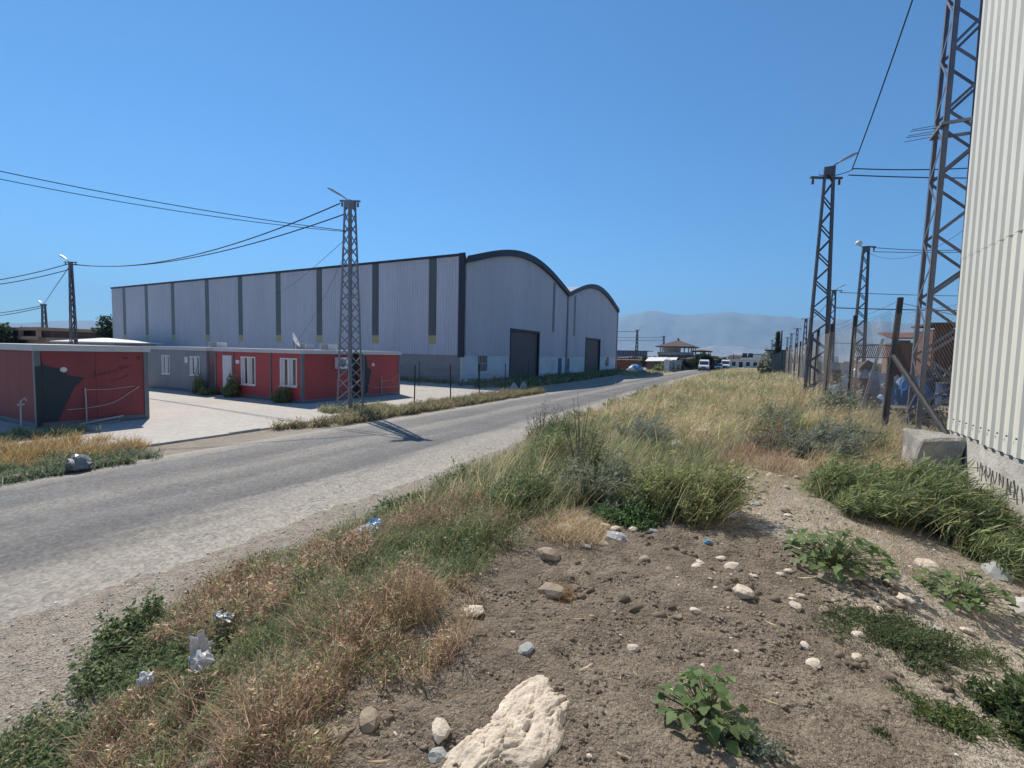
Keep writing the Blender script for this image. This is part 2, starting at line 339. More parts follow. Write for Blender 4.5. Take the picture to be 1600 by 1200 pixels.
# ------------------------------------------------------------------ hills far behind
def ridge(name, az, el, dist, depth, col, seed, amp):
    """a range with a real front slope, crest and back; az in degrees from +Y, crest heights el"""
    A = np.linspace(az[0], az[-1], 260); H = np.interp(A, az, el) * (1 + amp * fbm(A * .55, A * 0 + 3, seed, 5))
    D = np.array([0, .12, .25, .4, .55, .7, .85, 1.0, 1.3, 1.8]); S = np.array([0, .06, .17, .34, .54, .74, .91, 1, .8, 0])
    AA, DD = np.meshgrid(A, D); SS = np.repeat(S[:, None], len(A), 1); HH = np.repeat(H[None], len(D), 0)
    rad = dist + depth * DD; gul = 1 + .28 * fbm(AA * 1.1, DD * 5, seed + 9, 5) * np.sin(np.pi * np.clip(DD, 0, 1))
    z = HH * SS * gul - 5; a = np.radians(AA)
    Vv = np.stack([(rad * np.sin(a)).ravel(), (rad * np.cos(a)).ravel(), z.ravel()], 1); i = np.arange(AA.size).reshape(AA.shape)
    q = np.stack([i[:-1, :-1].ravel(), i[:-1, 1:].ravel(), i[1:, 1:].ravel(), i[1:, :-1].ravel()], 1)
    m = mat(name + '_slope', col, .95, var=.35, scale=.0025, dirt=(.30, .26, .2), dirt_amt=.5)
    return struct(np_mesh(name, Vv, np.concatenate([q[:, [0, 2, 1]], q[:, [0, 3, 2]]]), m, smooth=True))
ridge('hills', [-100, -90, -75.7, -68.9, -60, -45, -30, -22, -15.6, -12.2, -7.2, -3, -.1, 4, 9, 13.5, 20, 30, 45], [250, 250, 285, 395, 420, 480, 560, 650, 830, 985, 880, 900, 870, 790, 700, 660, 620, 560, 400], 7600, 2600, (.22, .22, .17), 5, .12)
ridge('foothills', [-25, -18, -10, -6.3, -4.5, -3, -1, 1.9, 5, 10, 20], [40, 60, 90, 130, 185, 190, 150, 105, 90, 80, 60], 5600, 1600, (.30, .28, .24), 15, .3)

# ------------------------------------------------------------------ warehouse (two vaulted bays)
WX, WY0, WY1, WY2, WXF, EAVE = -23.0, 34.0, 58.5, 83.0, -87.0, 11.1
wh = thing('warehouse', 'large grey metal warehouse with two arched bays across the paved yard', 'warehouse', (WX, WY0, 0))
clad = mat('grey_cladding', (.52, .525, .59), .45, var=.1, scale=.5, dirt=(.40, .385, .41), dirt_amt=.5, stretch=(1, 1, .15))
blockw = mat('block_wall', (.36, .31, .30), .9, var=.12, scale=1.2, dirt=(.24, .2, .19), bmp=.01)
whitew = mat('white_render', (.70, .69, .70), .85, var=.08, scale=.8, dirt=(.40, .36, .33), dirt_amt=.6, bmp=.005)
dark_trim = mat('dark_blue_trim', (.022, .027, .045), .5, var=.15, scale=1)
door_m = mat('brown_shutter', (.115, .09, .095), .6, var=.12, scale=.7, dirt=(.19, .16, .15), stretch=(1, 1, 3))
strip_m = mat('smoky_plastic', (.10, .105, .105), .35, var=.2, scale=.6, dirt=(.16, .15, .13), stretch=(1, 1, .3)); yellow_m = mat('yellowed_plastic', (.44, .38, .17), .5, var=.12)
def crown(y):
    y0, y1 = (WY0, WY1) if y < WY1 else (WY1, WY2); t = (y - (y0 + y1) / 2) / ((y1 - y0) / 2)
    u = 1 - t * t
    return EAVE - .45 + 2.5 * (.72 * u + .28 * u * u)
def ribbed(p0, dirv, length, nrm, zlo, zhi, pitch=.25, dep=.04, duty=.62):
    """trapezoid ribbed sheet, standing; zhi may be a function of distance along"""
    p0 = Vector(p0); d = Vector(dirv); nn = Vector(nrm); m = MB(); prof = []; s_ = 0.; n = max(1, round(length / pitch)); pt = length / n
    for k in range(n):
        for u, h in ((0, 0), (.12, 1), (duty, 1), (duty + .12, 0)): prof.append((pt * (k + u), h * dep))
    prof.append((length, 0)); vs = []
    for s_, h in prof:
        zt = zhi(s_) if callable(zhi) else zhi
        b = p0 + d * s_ + nn * h; vs += [(b.x, b.y, zlo), (b.x, b.y, zt)]
    m.add(vs, [(2 * i, 2 * i + 2, 2 * i + 3, 2 * i + 1) for i in range(len(prof) - 1)]); return m
lx = lambda x: x - WX
ly = lambda y: y - WY0
XS = [-26.4, -33.35, -41.3, -48.0, -55.0, -61.9, -69.9, -76.8, -83.2]
edges = [WX - .55] + sum([[x + .42, x - .42] for x in XS], []) + [WXF]
for i in range(0, len(edges), 2):
    a, b = edges[i], edges[i + 1]; ribbed((lx(b), 0, 0), (1, 0, 0), a - b, (0, -1, 0), 2.45, EAVE - .03, .3, .04).build('cladding_panel', clad, wh)
for x in XS:
    MB().box(lx(x) - .46, lx(x) + .46, .02, .06, 2.45, 3.42).build('cladding_panel', clad, wh)
    s = MB().box(lx(x) - .44, lx(x) + .44, -.02, .02, 4.2, EAVE - .01)
    for z in np.arange(5.4, 11, 1.15): s.box(lx(x) - .44, lx(x) + .44, -.035, -.021, z, z + .03)
    s = s.build('light_strip', strip_m, wh); MB().box(lx(x) - .43, lx(x) + .43, -.015, .015, 3.42, 4.2).build('yellow_panel', yellow_m, s)
MB().box(WXF - WX, -.3, .06, .3, 0, 2.5).build('side_wall', blockw, wh)
MB().box(-.55, .06, -.06, .06, 2.3, EAVE + .25).build('corner_trim', dark_trim, wh)
MB().box(WXF - WX - .1, .0, -.12, .05, EAVE - .02, EAVE + .2).build('eaves_trim', dark_trim, wh)
D1, D2, DH = (42.6, 49.8), (66.2, 73.4), 5.3
zf = lambda y0: (lambda s_: crown(y0 + s_) - .02)
segs = [(WY0 + .08, D1[0], 2.5), (D1[0], D1[1], DH + .05), (D1[1], 53.55, 2.5), (53.55, 54.15, 2.5), (54.15, WY1 - .1, 2.5), (WY1 + .1, 61.0, 2.5), (61.0, 61.6, 2.5), (61.6, D2[0], 2.5), (D2[0], D2[1], DH + .05), (D2[1], WY2, 2.5)]
for a, b, z in segs: ribbed((0, ly(a), 0), (0, 1, 0), b - a, (1, 0, 0), z, zf(a), .3, .04).build('cladding_panel', clad, wh)
for a, b, z0 in ((53.55, 54.15, 5.5), (61.0, 61.6, 5.3)): MB().box(.035, .06, ly(a), ly(b), z0, crown(a) - .5).build('light_strip', strip_m, wh)
holes = [(36.5, 38.2, 1.0, 2.45), (D1[0], D1[1], 0, 9), (55.8, 57.2, 0, 2.25), (58.9, 60.0, 0, 2.25), (D2[0], D2[1], 0, 9), (76.7, 78.7, .95, 2.45)]
y = WY0
for a, b, z0, z1 in holes:
    MB().box(-.3, -.02, ly(y), ly(a), 0, 2.5).build('front_wall', whitew, wh); y = b
    if z0 > 0: MB().box(-.3, -.021, ly(a), ly(b), 0, z0).build('front_wall', whitew, wh)
    if z1 < 2.5: MB().box(-.3, -.021, ly(a), ly(b), z1, 2.5).build('front_wall', whitew, wh)
MB().box(-.3, -.02, ly(y), ly(WY2), 0, 2.5).build('front_wall', whitew, wh)
for a, b in (D1, D2):
    s = MB(); z = .02
    while z < DH: s.box(-.2, -.17, ly(a), ly(b), z, z + .17); s.box(-.21, -.185, ly(a), ly(b), z + .17, z + .2); z += .2
    d = s.build('roller_door', door_m, wh)
    MB().box(-.2, .08, ly(b) - .16, ly(b), 0, DH).box(-.2, .08, ly(a) - .0, ly(a) + .12, 0, DH).box(-.2, .08, ly(a), ly(b), DH - .16, DH + .05).build('frame', dark_trim, d)
blue_m = mat('blue_door_paint', (.05, .11, .22), .5, var=.1)
for a, b in ((55.8, 57.2), (58.9, 60.0)):
    d = MB().box(-.2, -.14, ly(a), ly(b), 0, 2.25).box(-.14, -.12, ly(a) + .15, ly(b) - .15, .2, 1.0).box(-.14, -.12, ly(a) + .15, ly(b) - .15, 1.2, 2.05).build('door', blue_m, wh)
    MB().beam((-.08, ly(b) - .12, 1), (-.08, ly(b) - .12, 1.2), .03).build('handle', dark_trim, d)
bars = mat('white_bars', (.6, .6, .6), .5)
for a, b, z0, z1 in (holes[0], holes[5]):
    d = MB().box(-.22, -.2, ly(a), ly(b), z0, z1).build('window', GLASS, wh); s = MB()
    for k in range(7): s.beam((-.05, ly(a) + (b - a) * k / 6, z0), (-.05, ly(a) + (b - a) * k / 6, z1), .04)
    s.beam((-.05, ly(a), (z0 + z1) / 2), (-.05, ly(b), (z0 + z1) / 2), .05); s.build('bars', bars, d)
MB().tube([(.12, ly(WY1), .1), (.12, ly(WY1), EAVE - .2)], .12, 10).build('downpipe', mat('pipe_grey', (.30, .31, .34), .5), wh)
MB().tube([(.1, ly(WY2) + .02, .1), (.1, ly(WY2) + .02, EAVE - .1)], .1, 8).build('downpipe', MATS['pipe_grey'], wh)
MB().tube([(.08, .15, 2.4), (.08, .15, EAVE - .4), (.02, .15, EAVE)], .05, 8).build('downpipe', MATS['pipe_grey'], wh)
roof_m = mat('metal_roof', (.42, .44, .46), .4, var=.1, scale=.4)
for a, b in ((WY0, WY1), (WY1, WY2)):
    ysr = np.linspace(a, b - .001 if a == WY0 else b, 33); vs = []; fv = []; ft = []
    for yv in ysr:
        z = crown(yv if yv < b else b - 1e-6 if a == WY0 else yv)
        vs += [(WXF - WX, ly(yv), z + .08), (.03, ly(yv), z + .08), (.03, ly(yv), z + .14), (WXF - WX, ly(yv), z + .14)]
        fv += [(.04, ly(yv), z - .2), (.36, ly(yv), z - .2), (.36, ly(yv), z + .42), (.3, ly(yv), z + .42)]
    fs = []
    for i in range(32):
        for j in range(4): fs.append((4 * i + j, 4 * i + (j + 1) % 4, 4 * i + 4 + (j + 1) % 4, 4 * i + 4 + j))
    fs += [(0, 1, 2, 3), (131, 130, 129, 128)]
    r = MB().add(vs, fs).rec().build('roof', roof_m, wh, smooth=False); MB().add(fv, fs).rec().build('arch_fascia', dark_trim, r)
MB().box(WXF - WX, -.02, ly(WY2) - .2, ly(WY2) - .05, 0, EAVE + .1).box(WXF - WX, WXF - WX + .15, .3, ly(WY2) - .25, 0, EAVE + .1).build('rear_wall', clad, wh)
for a, b in ((WY0, WY1), (WY1, WY2)):   # vaulted rear gable
    MB().prism([(WXF - WX + .15, ly(yv), crown(min(yv, b - 1e-6)) + .05) for yv in np.linspace(a, b, 17)], (.1, 0, 0)).build('rear_gable', clad, wh)
MB().box(WXF - WX + .3, -.32, .35, 25 - .3, 0, .05).build('floor_slab', conc, wh)

# ------------------------------------------------------------------ site cabins
red = mat('red_panel', (.42, .065, .065), .55, var=.14, scale=1.3, dirt=(.24, .06, .06), dirt_amt=.5)
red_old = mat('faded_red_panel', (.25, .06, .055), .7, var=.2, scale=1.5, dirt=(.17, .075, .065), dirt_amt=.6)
greyp = mat('grey_panel', (.24, .26, .28), .6, var=.12, scale=1.2, dirt=(.12, .13, .14), dirt_amt=.6, stretch=(1, 1, .4))
steel = mat('cabin_steel', (.16, .17, .19), .5, var=.15, scale=2, dirt=(.12, .08, .06)); cabin_roof = mat('cabin_roof', (.62, .61, .59), .6, var=.1, scale=.7, dirt=(.40, .36, .31))
fascia = mat('cabin_fascia', (.56, .56, .56), .55, var=.08, scale=1, dirt=(.42, .40, .37)); upvc = mat('white_plastic', (.78, .78, .78), .35, var=.05)
patch_m = mat('dark_teal_paint', (.028, .042, .05), .6, var=.2, scale=1.5); doorw = mat('door_white', (.66, .67, .70), .4, var=.05); curtain = mat('pale_curtain', (.6, .6, .58), .9, var=.1, scale=6, stretch=(3, 3, .3))
lamp_m = mat('lamp_white', (.75, .74, .70), .4, var=.05); hose_m = mat('grey_hose', (.45, .42, .42), .5, var=.1); scrawl_m = mat('scrawl_paint', (.13, .03, .036), .7)
CH = 2.52
def cabin(label, x0, x1, y0, y1, wm, group='site cabins'):
    """sandwich-panel cabin: steel base, posts, one object for each wall panel, roof with fascias"""
    c = thing('site_cabin', label, 'cabin', (x0, y0, 0), 0, group); Lx, Ly = x1 - x0, y1 - y0
    MB().box(.02, Lx - .02, .02, Ly - .02, .05, .2).build('base_frame', steel, c)
    for px in (0, Lx):
        for py in (0, Ly):
            sx = -1 if px else 1; sy = -1 if py else 1
            MB().box(min(px, px + sx * .14), max(px, px + sx * .14), min(py, py + sy * .14), max(py, py + sy * .14), .04, CH).build('corner_post', steel, c)
    r = MB().box(-.06, Lx + .06, -.06, Ly + .06, CH + .13, CH + .17).build('roof', cabin_roof, c)
    for a in ((Lx + .01, Lx + .06, -.06, Ly + .06), (-.06, -.01, -.06, Ly + .06), (-.01, Lx + .01, -.06, -.01), (-.01, Lx + .01, Ly + .01, Ly + .06)):
        MB().box(a[0], a[1], a[2], a[3], CH - .03, CH + .13).build('fascia', fascia, r)
    c['dims'] = (Lx, Ly); return c, Lx, Ly
def panels(c, side, L_, W, wm, cuts=(), n=None):
    """side 'y-' 'x+' ...; cuts = openings (a,b,z0,z1) along the wall"""
    n = n or max(1, round((L_ - .28) / 1.2)); st = [.14 + (L_ - .28) * k / n for k in range(n + 1)]
    for k in range(n):
        a, b = st[k] + .004, st[k + 1] - .004
        rects = [(a, b, .2, CH)]
        for (ca, cb, z0, z1) in cuts:
            out = []
            for (p, q_, u, v) in rects:
                if cb <= p or ca >= q_ or z1 <= u or z0 >= v: out.append((p, q_, u, v)); continue
                if ca > p: out.append((p, ca, u, v))
                if cb < q_: out.append((cb, q_, u, v))
                pp, qq = max(p, ca), min(q_, cb)
                if z0 > u: out.append((pp, qq, u, z0))
                if z1 < v: out.append((pp, qq, z1, v))
            rects = out
        for (p, q_, u, v) in rects:
            s = MB()
            if side == 'y-': s.box(p, q_, .03, .08, u, v)
            elif side == 'y+': s.box(p, q_, W - .08, W - .03, u, v)
            elif side == 'x+': s.box(W - .08, W - .03, p, q_, u, v)
            else: s.box(.03, .08, p, q_, u, v)
            s.build('wall_panel', wm, c)
def window(c, a, b, z0, z1, two=True):
    """window in the y- wall: white frame, panes, curtains"""
    w_ = MB().box(a, b, .0, .06, z1 - .06, z1).box(a, b, .0, .06, z0, z0 + .06).box(a, a + .06, .0, .06, z0 + .06, z1 - .06).box(b - .06, b, .0, .06, z0 + .06, z1 - .06)
    if two: w_.box((a + b) / 2 - .05, (a + b) / 2 + .05, .0, .06, z0 + .06, z1 - .06)
    w_ = w_.build('window', upvc, c)
    for p, q_ in (((a + .06, (a + b) / 2 - .05), ((a + b) / 2 + .05, b - .06)) if two else ((a + .06, b - .06),)):
        MB().box(p, q_, .035, .042, z0 + .06, z1 - .06).build('pane', GLASS, w_)
        s = MB(); k = 9; vs = []
        for i in range(k): xx = p + (q_ - p) * .55 * i / (k - 1); yv = .028 - .008 * (i % 2); vs += [(xx, yv, z0 + .07), (xx, yv, z1 - .07)]
        s.add(vs, [(2 * i, 2 * i + 2, 2 * i + 3, 2 * i + 1) for i in range(k - 1)]).build('curtain', curtain, w_)
    MB().box(a - .04, b + .04, -.04, .0, z0 - .05, z0).build('sill', upvc, w_)
# near-left cabin
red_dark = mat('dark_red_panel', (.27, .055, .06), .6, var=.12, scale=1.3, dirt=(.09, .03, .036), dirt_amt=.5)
c1, LX, LY = cabin('red cabin nearest the left edge with a dark teal paint patch', -26.9, -19.9, 5.75, 8.8, red)
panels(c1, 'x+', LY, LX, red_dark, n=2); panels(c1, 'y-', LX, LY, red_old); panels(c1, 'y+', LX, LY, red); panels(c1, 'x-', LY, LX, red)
o_ = lambda p: (LX - .022, p[0] - 5.75, p[1])
pp = [(5.91, 2.42), (5.96, 2.05), (6.35, 1.91), (6.57, 1.71), (6.98, 1.61), (6.69, 1.29), (6.48, .78), (6.27, .22), (5.91, .22)]
MB().prism([(LX - .0285, p[0] - 5.75, p[1]) for p in pp], (.003, 0, 0)).rec().build('paint_patch', patch_m, c1)['label'] = 'dark teal patch painted over the red wall'
MB().prism([(LX + .001, p[0], p[1]) for p in [(.0, 2.0), (.14, 2.02), (.14, .1), (.0, .08)]], (.003, 0, 0)).rec().build('paint_patch', patch_m, c1)
MB().tube([(LX - .03, 6.43 - 5.75, 1.89), (LX + .03, 6.43 - 5.75, 1.89), (LX + .05, 6.43 - 5.75, 1.89)], [.085, .085, .05], 14).build('wall_lamp', lamp_m, c1)
l1 = [(7.22, 1.6), (7.21, 1.8), (7.27, 1.81), (7.25, 1.7), (7.33, 1.67), (7.35, 1.75), (7.39, 1.67), (7.45, 1.77), (7.49, 1.68), (7.56, 1.8), (7.64, 1.72), (7.66, 1.82), (7.75, 1.76), (7.77, 1.87), (7.85, 1.79), (7.92, 1.97), (7.99, 1.84), (7.97, 2.0), (8.07, 1.89), (8.1, 2.02), (8.16, 1.91), (8.21, 1.99), (8.31, 1.99)]
l2 = [(7.72, 1.43), (7.7, 1.51), (7.8, 1.48), (7.85, 1.55), (7.91, 1.52), (7.98, 1.57), (8.07, 1.57), (8.11, 1.65), (8.18, 1.62), (8.18, 1.73)]
for l_ in (l1, l2):
    s = MB()
    for p, q_ in zip(l_, l_[1:]): s.beam((LX - .027, p[0] - 5.75, p[1]), (LX - .027, q_[0] - 5.75, q_[1]), .022, .004, up=(1, 0, 0))
    s.build('painted_scrawl', scrawl_m, c1)['label'] = 'faint dark handwritten scrawl on the red wall'
MB().box(LX - .03, LX - .022, 2.3, 2.45, 2.24, 2.3).box(LX - .03, LX - .022, 2.72, 2.8, 2.23, 2.34).build('vent_plate', scrawl_m, c1)
def smooth_pts(p, n=6):
    out = []
    for i in range(len(p) - 1):
        a, b, c_, d = (Vector(p[max(i - 1, 0)]), Vector(p[i]), Vector(p[i + 1]), Vector(p[min(i + 2, len(p) - 1)]))
        for k in range(n):
            t = k / n; out.append(.5 * ((2 * b) + (c_ - a) * t + (2 * a - 5 * b + 4 * c_ - d) * t * t + (3 * b - a - 3 * c_ + d) * t ** 3))
    return out + [Vector(p[-1])]
hx = -19.9
tag(MB().tube(smooth_pts([(hx, 6.48, .58), (hx, 7.0, .59), (hx, 7.7, .71), (hx, 8.23, 1.05), (hx, 8.5, 1.24)]), .014, 6).build('hose', hose_m), 'pale hose sagging across the near-left red cabin wall', 'hose')
tag(MB().tube(smooth_pts([(hx, 6.95, 1.21), (hx, 7.5, 1.19), (hx, 7.97, 1.22), (hx, 8.35, 1.26)]), .012, 6).build('conduit', hose_m), 'thin pale conduit running level along the near-left red cabin', 'conduit')
tag(MB().tube([(hx + .03, 6.95, 1.27), (hx + .03, 6.96, .93), (hx + .04, 6.96, .12), (hx + .1, 6.9, .06)], .022, 8).build('water_pipe', hose_m), 'upright grey pipe standing against the near-left red cabin', 'pipe')
tag(MB().tube([(hx + .5, 6.2, .07), (hx + .25, 7.9, .25)], .03, 8).tube([(hx + .3, 7.1, .07), (hx + .3, 7.75, .1), (hx + .28, 7.8, .28)], .015, 6).build('pipe_offcut', hose_m), 'loose grey pipe lying at the foot of the red cabin', 'pipe')
tag(MB().tube([(-19.75, 5.35, .02), (-19.75, 5.37, .95), (-19.72, 5.45, 1.05), (-19.72, 5.5, .95)], .022, 8).tube([(-19.75, 5.3, .85), (-19.75, 5.45, .85)], .03, 8).build('standpipe', hose_m), 'white standpipe with a tap beside the near-left red cabin', 'pipe')
# row behind: grey cabin, red cabin with door and windows, red cabin behind
c2, LX, LY = cabin('grey cabin with two white windows beside the red cabins', -34.9, -27.9, 15.25, 18.3, greyp)
w2 = [(2.05, 2.95, 1.0, 2.15), (5.2, 6.2, 1.05, 2.15)]
panels(c2, 'y-', LX, LY, greyp, w2)
for s in ('x+', 'x-'): panels(c2, s, LY, LX, greyp)
panels(c2, 'y+', LX, LY, greyp)
for a in w2: window(c2, *a)
MB().box(4.65, 4.95, -.0, .028, 1.75, 2.1).build('notice_plate', upvc, c2)
c3, LX, LY = cabin('red cabin with a white door and two white windows facing the yard', -27.2, -19.8, 15.25, 18.3, red)
w3 = [(.75, 1.62, .2, 2.3), (2.45, 3.7, .75, 2.25), (5.72, 7.0, .85, 2.25)]
panels(c3, 'y-', LX, LY, red, w3); panels(c3, 'x+', LY, LX, red, n=2); panels(c3, 'x-', LY, LX, red); panels(c3, 'y+', LX, LY, red)
d = MB().box(.77, 1.6, .01, .05, .2, 2.28).box(.9, 1.47, .0, .01, .4, 1.1).box(.9, 1.47, .0, .01, 1.3, 2.1).build('door', doorw, c3)
MB().beam((1.5, -.04, 1.15), (1.5, -.04, 1.3), .03).build('handle', steel, d)
for a in w3[1:]: window(c3, *a)
MB().box(2.0, 2.3, .0, .028, 1.85, 2.05).build('notice_plate', upvc, c3)
MB().box(4.93, 5.0, -.01, .03, .2, CH).build('joint_cover', steel, c3); MB().box(1.75, 1.82, -.01, .03, .2, CH).build('joint_cover', steel, c3)
c4, LX, LY = cabin('red cabin behind the lattice pylon with a dark painted corner', -27.2, -19.8, 19.2, 22.3, red)
panels(c4, 'x+', LY, LX, red, n=2); panels(c4, 'y-', LX, LY, red); panels(c4, 'y+', LX, LY, red); panels(c4, 'x-', LY, LX, red)
MB().prism([(LX - .0285, p[0] - 19.2, p[1]) for p in [(19.36, 2.45), (19.36, .22), (19.62, .3), (19.75, 1.0), (19.9, 1.6), (19.62, 1.75), (19.5, 2.4)]], (.003, 0, 0)).rec().build('paint_patch', patch_m, c4)
MB().tube([(LX - .03, .78, 1.91), (LX + .04, .78, 1.91), (LX + .05, .78, 1.91)], [.1, .1, .06], 14).build('wall_lamp', lamp_m, c4)
# covered gap between the two red cabins
g = thing('gap_shade', 'dark screen added for the shade in the gap between two red cabins', 'infill', (-20.2, 18.35, 0))
MB().box(0, .05, 0, .8, 0, CH + .02).build('sheet', patch_m, g); MB().box(-1.2, .5, -.02, .8, CH + .03, CH + .1).build('cover', fascia, g); MB().box(.06, .2, .02, .16, 0, CH).build('post', dark_trim, g)  # dark sheet stands in for the shade inside the open gap
hx = -19.8
tag(MB().tube(smooth_pts([(hx, 19.6, .72), (hx, 20.11, .55), (hx, 21.38, .54), (hx, 22.1, .6), (hx, 22.15, 1.26), (hx, 21.64, 1.0), (hx, 20.73, .9)]), .014, 6).build('hose', hose_m), 'pale looped hose on the red cabin behind the pylon', 'hose')
tag(MB().tube([(hx + .03, 20.67, 1.2), (hx + .03, 20.67, .1), (hx + .25, 20.6, .05)], .02, 8).build('water_pipe', hose_m), 'upright pipe against the red cabin behind the pylon', 'pipe')
ac = thing('air_conditioner', 'white air conditioner box on the red cabin beside the pylon', 'air conditioner', (-19.8, 17.25, 1.72))
MB().box(.0, .28, 0, .75, 0, .6).build('casing', upvc, ac); MB().cyl((.281, .28, .3), .22, .015, 'x', 20).build('fan_grille', steel, ac)
for yv in (.08, .65): MB().box(-.04, .28, yv, yv + .04, -.05, -.002).build('bracket', steel, ac)
for nm, x, yv, sx, lb in (('roof_unit', -23.9, 18.6, .9, 'low grey cooling unit lying on the cabin roof'), ('roof_unit', -21.6, 18.4, .7, 'slatted cooling unit on the cabin roof nearest the pylon'), ('roof_unit', -30.2, 17.2, .8, 'flat grey unit on the grey cabin roof')):
    a = thing(nm, lb, 'cooling unit', (x, yv, CH + .17)); MB().box(-sx / 2, sx / 2, -.3, .3, .0, .34).build('casing', fascia, a)
    for k in range(5): MB().box(-sx / 2 + .05, sx / 2 - .05, -.325, -.302, .05 + .055 * k, .08 + .055 * k).build('slat', steel, a)
dish = thing('satellite_dish', 'white satellite dish on the red cabin roof', 'satellite dish', (-22.6, 16.9, CH + .17))
prof = [(0, 0), (.12, .012), (.24, .05), (.36, .11), (.42, .155)]; vs = []; fs = []
for i, (r, h) in enumerate(prof):
    for k in range(20): a = k * math.pi / 10; vs.append((r * math.cos(a), r * math.sin(a), h))
for i in range(4):
    for k in range(20): fs.append((i * 20 + k, i * 20 + (k + 1) % 20, i * 20 + 20 + (k + 1) % 20, i * 20 + 20 + k))
rf = MB().add(vs, fs).build('reflector', upvc, dish, (0, 0, .48), True); rf.rotation_euler = (R_(-66), 0, R_(-30))
MB().tube([(0, 0, 0), (0, 0, .5)], .025, 8).build('mast', steel, dish); MB().tube([(0, 0, .45), (-.35, .25, .52), (-.5, .3, .62)], .012, 6).build('feed_arm', steel, dish)

# ------------------------------------------------------------------ lattice pylons
galv = mat('galvanised_steel', (.30, .31, .34), .45, metal=.55, var=.15, scale=2.5, dirt=(.2, .15, .12), dirt_amt=.25)
galv_dark = mat('weathered_steel', (.13, .135, .155), .55, metal=.4, var=.2, scale=2.5, dirt=(.12, .08, .06), dirt_amt=.35)
insul = mat('insulator_brown', (.09, .045, .03), .3); lamp_grey = mat('lamp_housing', (.42, .43, .45), .4)
cable_m = mat('black_cable', (.012, .012, .014), .6)
def pylon(label, x, y, z0, H, wb, wt, leg=.07, bay=.52, m=galv_dark, each=True, lamp=0., arm=None, group='lattice power poles', rz=0., arm_z=.12, bw=.045):
    p = thing('lattice_pylon', label, 'pylon', (x, y, z0), rz, group)
    def hw(z): return (wb + (wt - wb) * z / H) / 2
    for sx in (-1, 1):
        for sy in (-1, 1):
            a, b = hw(0), hw(H); MB().angle((sx * a, sy * a, -.25), (sx * b, sy * b, H), (-sx * leg, 0, 0), (0, -sy * leg, 0), .012).build('leg', m, p)
    nb = max(4, round(H / bay)); acc = MB()
    for f in range(4):
        ca, sa = [(1, 0), (0, 1), (-1, 0), (0, -1)][f]
        for k in range(nb):
            za, zb = H * k / nb, H * (k + 1) / nb; s0 = 1 if (k + f // 2) % 2 else -1
            def pt(s_, z):
                h = hw(z); t = s_ * (h - leg * .35); off = h - leg * .08
                return (ca * off - sa * t, sa * off + ca * t, z)
            q = MB() if each else acc
            q.beam(pt(s0, za), pt(-s0, zb), bw, .01, up=(ca, sa, 0))
            if each: q.build('brace', m, p)
    if not each: acc.build('lattice', m, p)['kind'] = 'stuff'
    t = wt / 2
    MB().box(-t - .01, t + .01, -t - .01, t + .01, H - .3, H).build('cap_plate', m, p)
    if arm:
        al, ang = arm; c_, s_ = math.cos(ang), math.sin(ang)
        ar = MB().beam((-c_ * al[0], -s_ * al[0], H + arm_z - .12), (c_ * al[1], s_ * al[1], H + arm_z - .12), .09, .07).build('crossarm', m, p)
        for u in (-al[0] + .1, al[1] - .1):
            MB().tube([(c_ * u, s_ * u, H + arm_z - .17), (c_ * u, s_ * u, H + arm_z - .24), (c_ * u, s_ * u, H + arm_z - .28), (c_ * u, s_ * u, H + arm_z - .36)], [.02, .05, .035, .05], 8).build('insulator', insul, ar)
    if lamp is not None and lamp is not False:
        la, ll = lamp if isinstance(lamp, tuple) else (lamp, .75); c_, s_ = math.cos(la), math.sin(la)
        MB().tube([(0, 0, H - .05), (c_ * .25, s_ * .25, H + .15), (c_ * .4, s_ * .4, H + .25)], .025, 6).build('lamp_arm', m, p)
        hd = MB(); vs = []; secs = [(.35, .05, .03), (.5, .09, .06), (.8, .12, .075), (1.0, .1, .05), (1.08, .04, .025)]
        for d_, w_, h_ in secs:
            bz = H + .25 + (d_ - .4) * .52
            for i, j in ((-1, -.6), (1, -.6), (.75, .9), (-.75, .9)): vs.append((c_ * d_ - s_ * w_ * i, s_ * d_ + c_ * w_ * i, bz + h_ * j))
        fs = [(3, 2, 1, 0), (16, 17, 18, 19)] + [(4 * i + j, 4 * i + (j + 1) % 4, 4 * i + 4 + (j + 1) % 4, 4 * i + 4 + j) for i in range(4) for j in range(4)]
        hd.add(vs, fs).rec().build('lamp_head', lamp_grey, p, smooth=False)
    return p
galv_mid = mat('grey_steel', (.23, .235, .265), .5, metal=.45, var=.2, scale=2.5, dirt=(.14, .11, .09), dirt_amt=.3)
galv_near = mat('dark_grey_steel', (.165, .175, .21), .5, metal=.45, var=.2, scale=2.5, dirt=(.12, .11, .11), dirt_amt=.3)
RA = lambda dx, dy: math.atan2(dy, dx)
pl = pylon('lattice pylon between the red cabins and the road', -16.35, 15.1, .0, 9.3, .85, .36, .105, .5, galv_mid, True, RA(-.95, -.3), ((.45, .45), RA(.88, .47)), bw=.06)
pl_f = MB().box(-.6, .6, -.6, .6, -.2, .1).build('footing', conc, pl)
pylon('slim lattice lamp pole rising behind the near-left red cabin', -48.9, 16.5, 0, 9.2, .5, .22, .08, .9, galv_dark, False, RA(-.95, -.3), ((.5, .5), RA(.88, .47)), bw=.08)
pylon('small distant lattice pole near the peach building at far left', -106.7, 32.3, 0, 9.2, .9, .5, .14, .9, galv_dark, False, RA(-.95, -.3), ((.6, .6), RA(.88, .47)), bw=.1)
pylon('tall lattice pylon nearest the white corrugated wall', 3.42, 13.12, 1.0, 13.2, .84, .56, .088, .62, galv_near, True, None, ((.1, .35), 0), bw=.055)
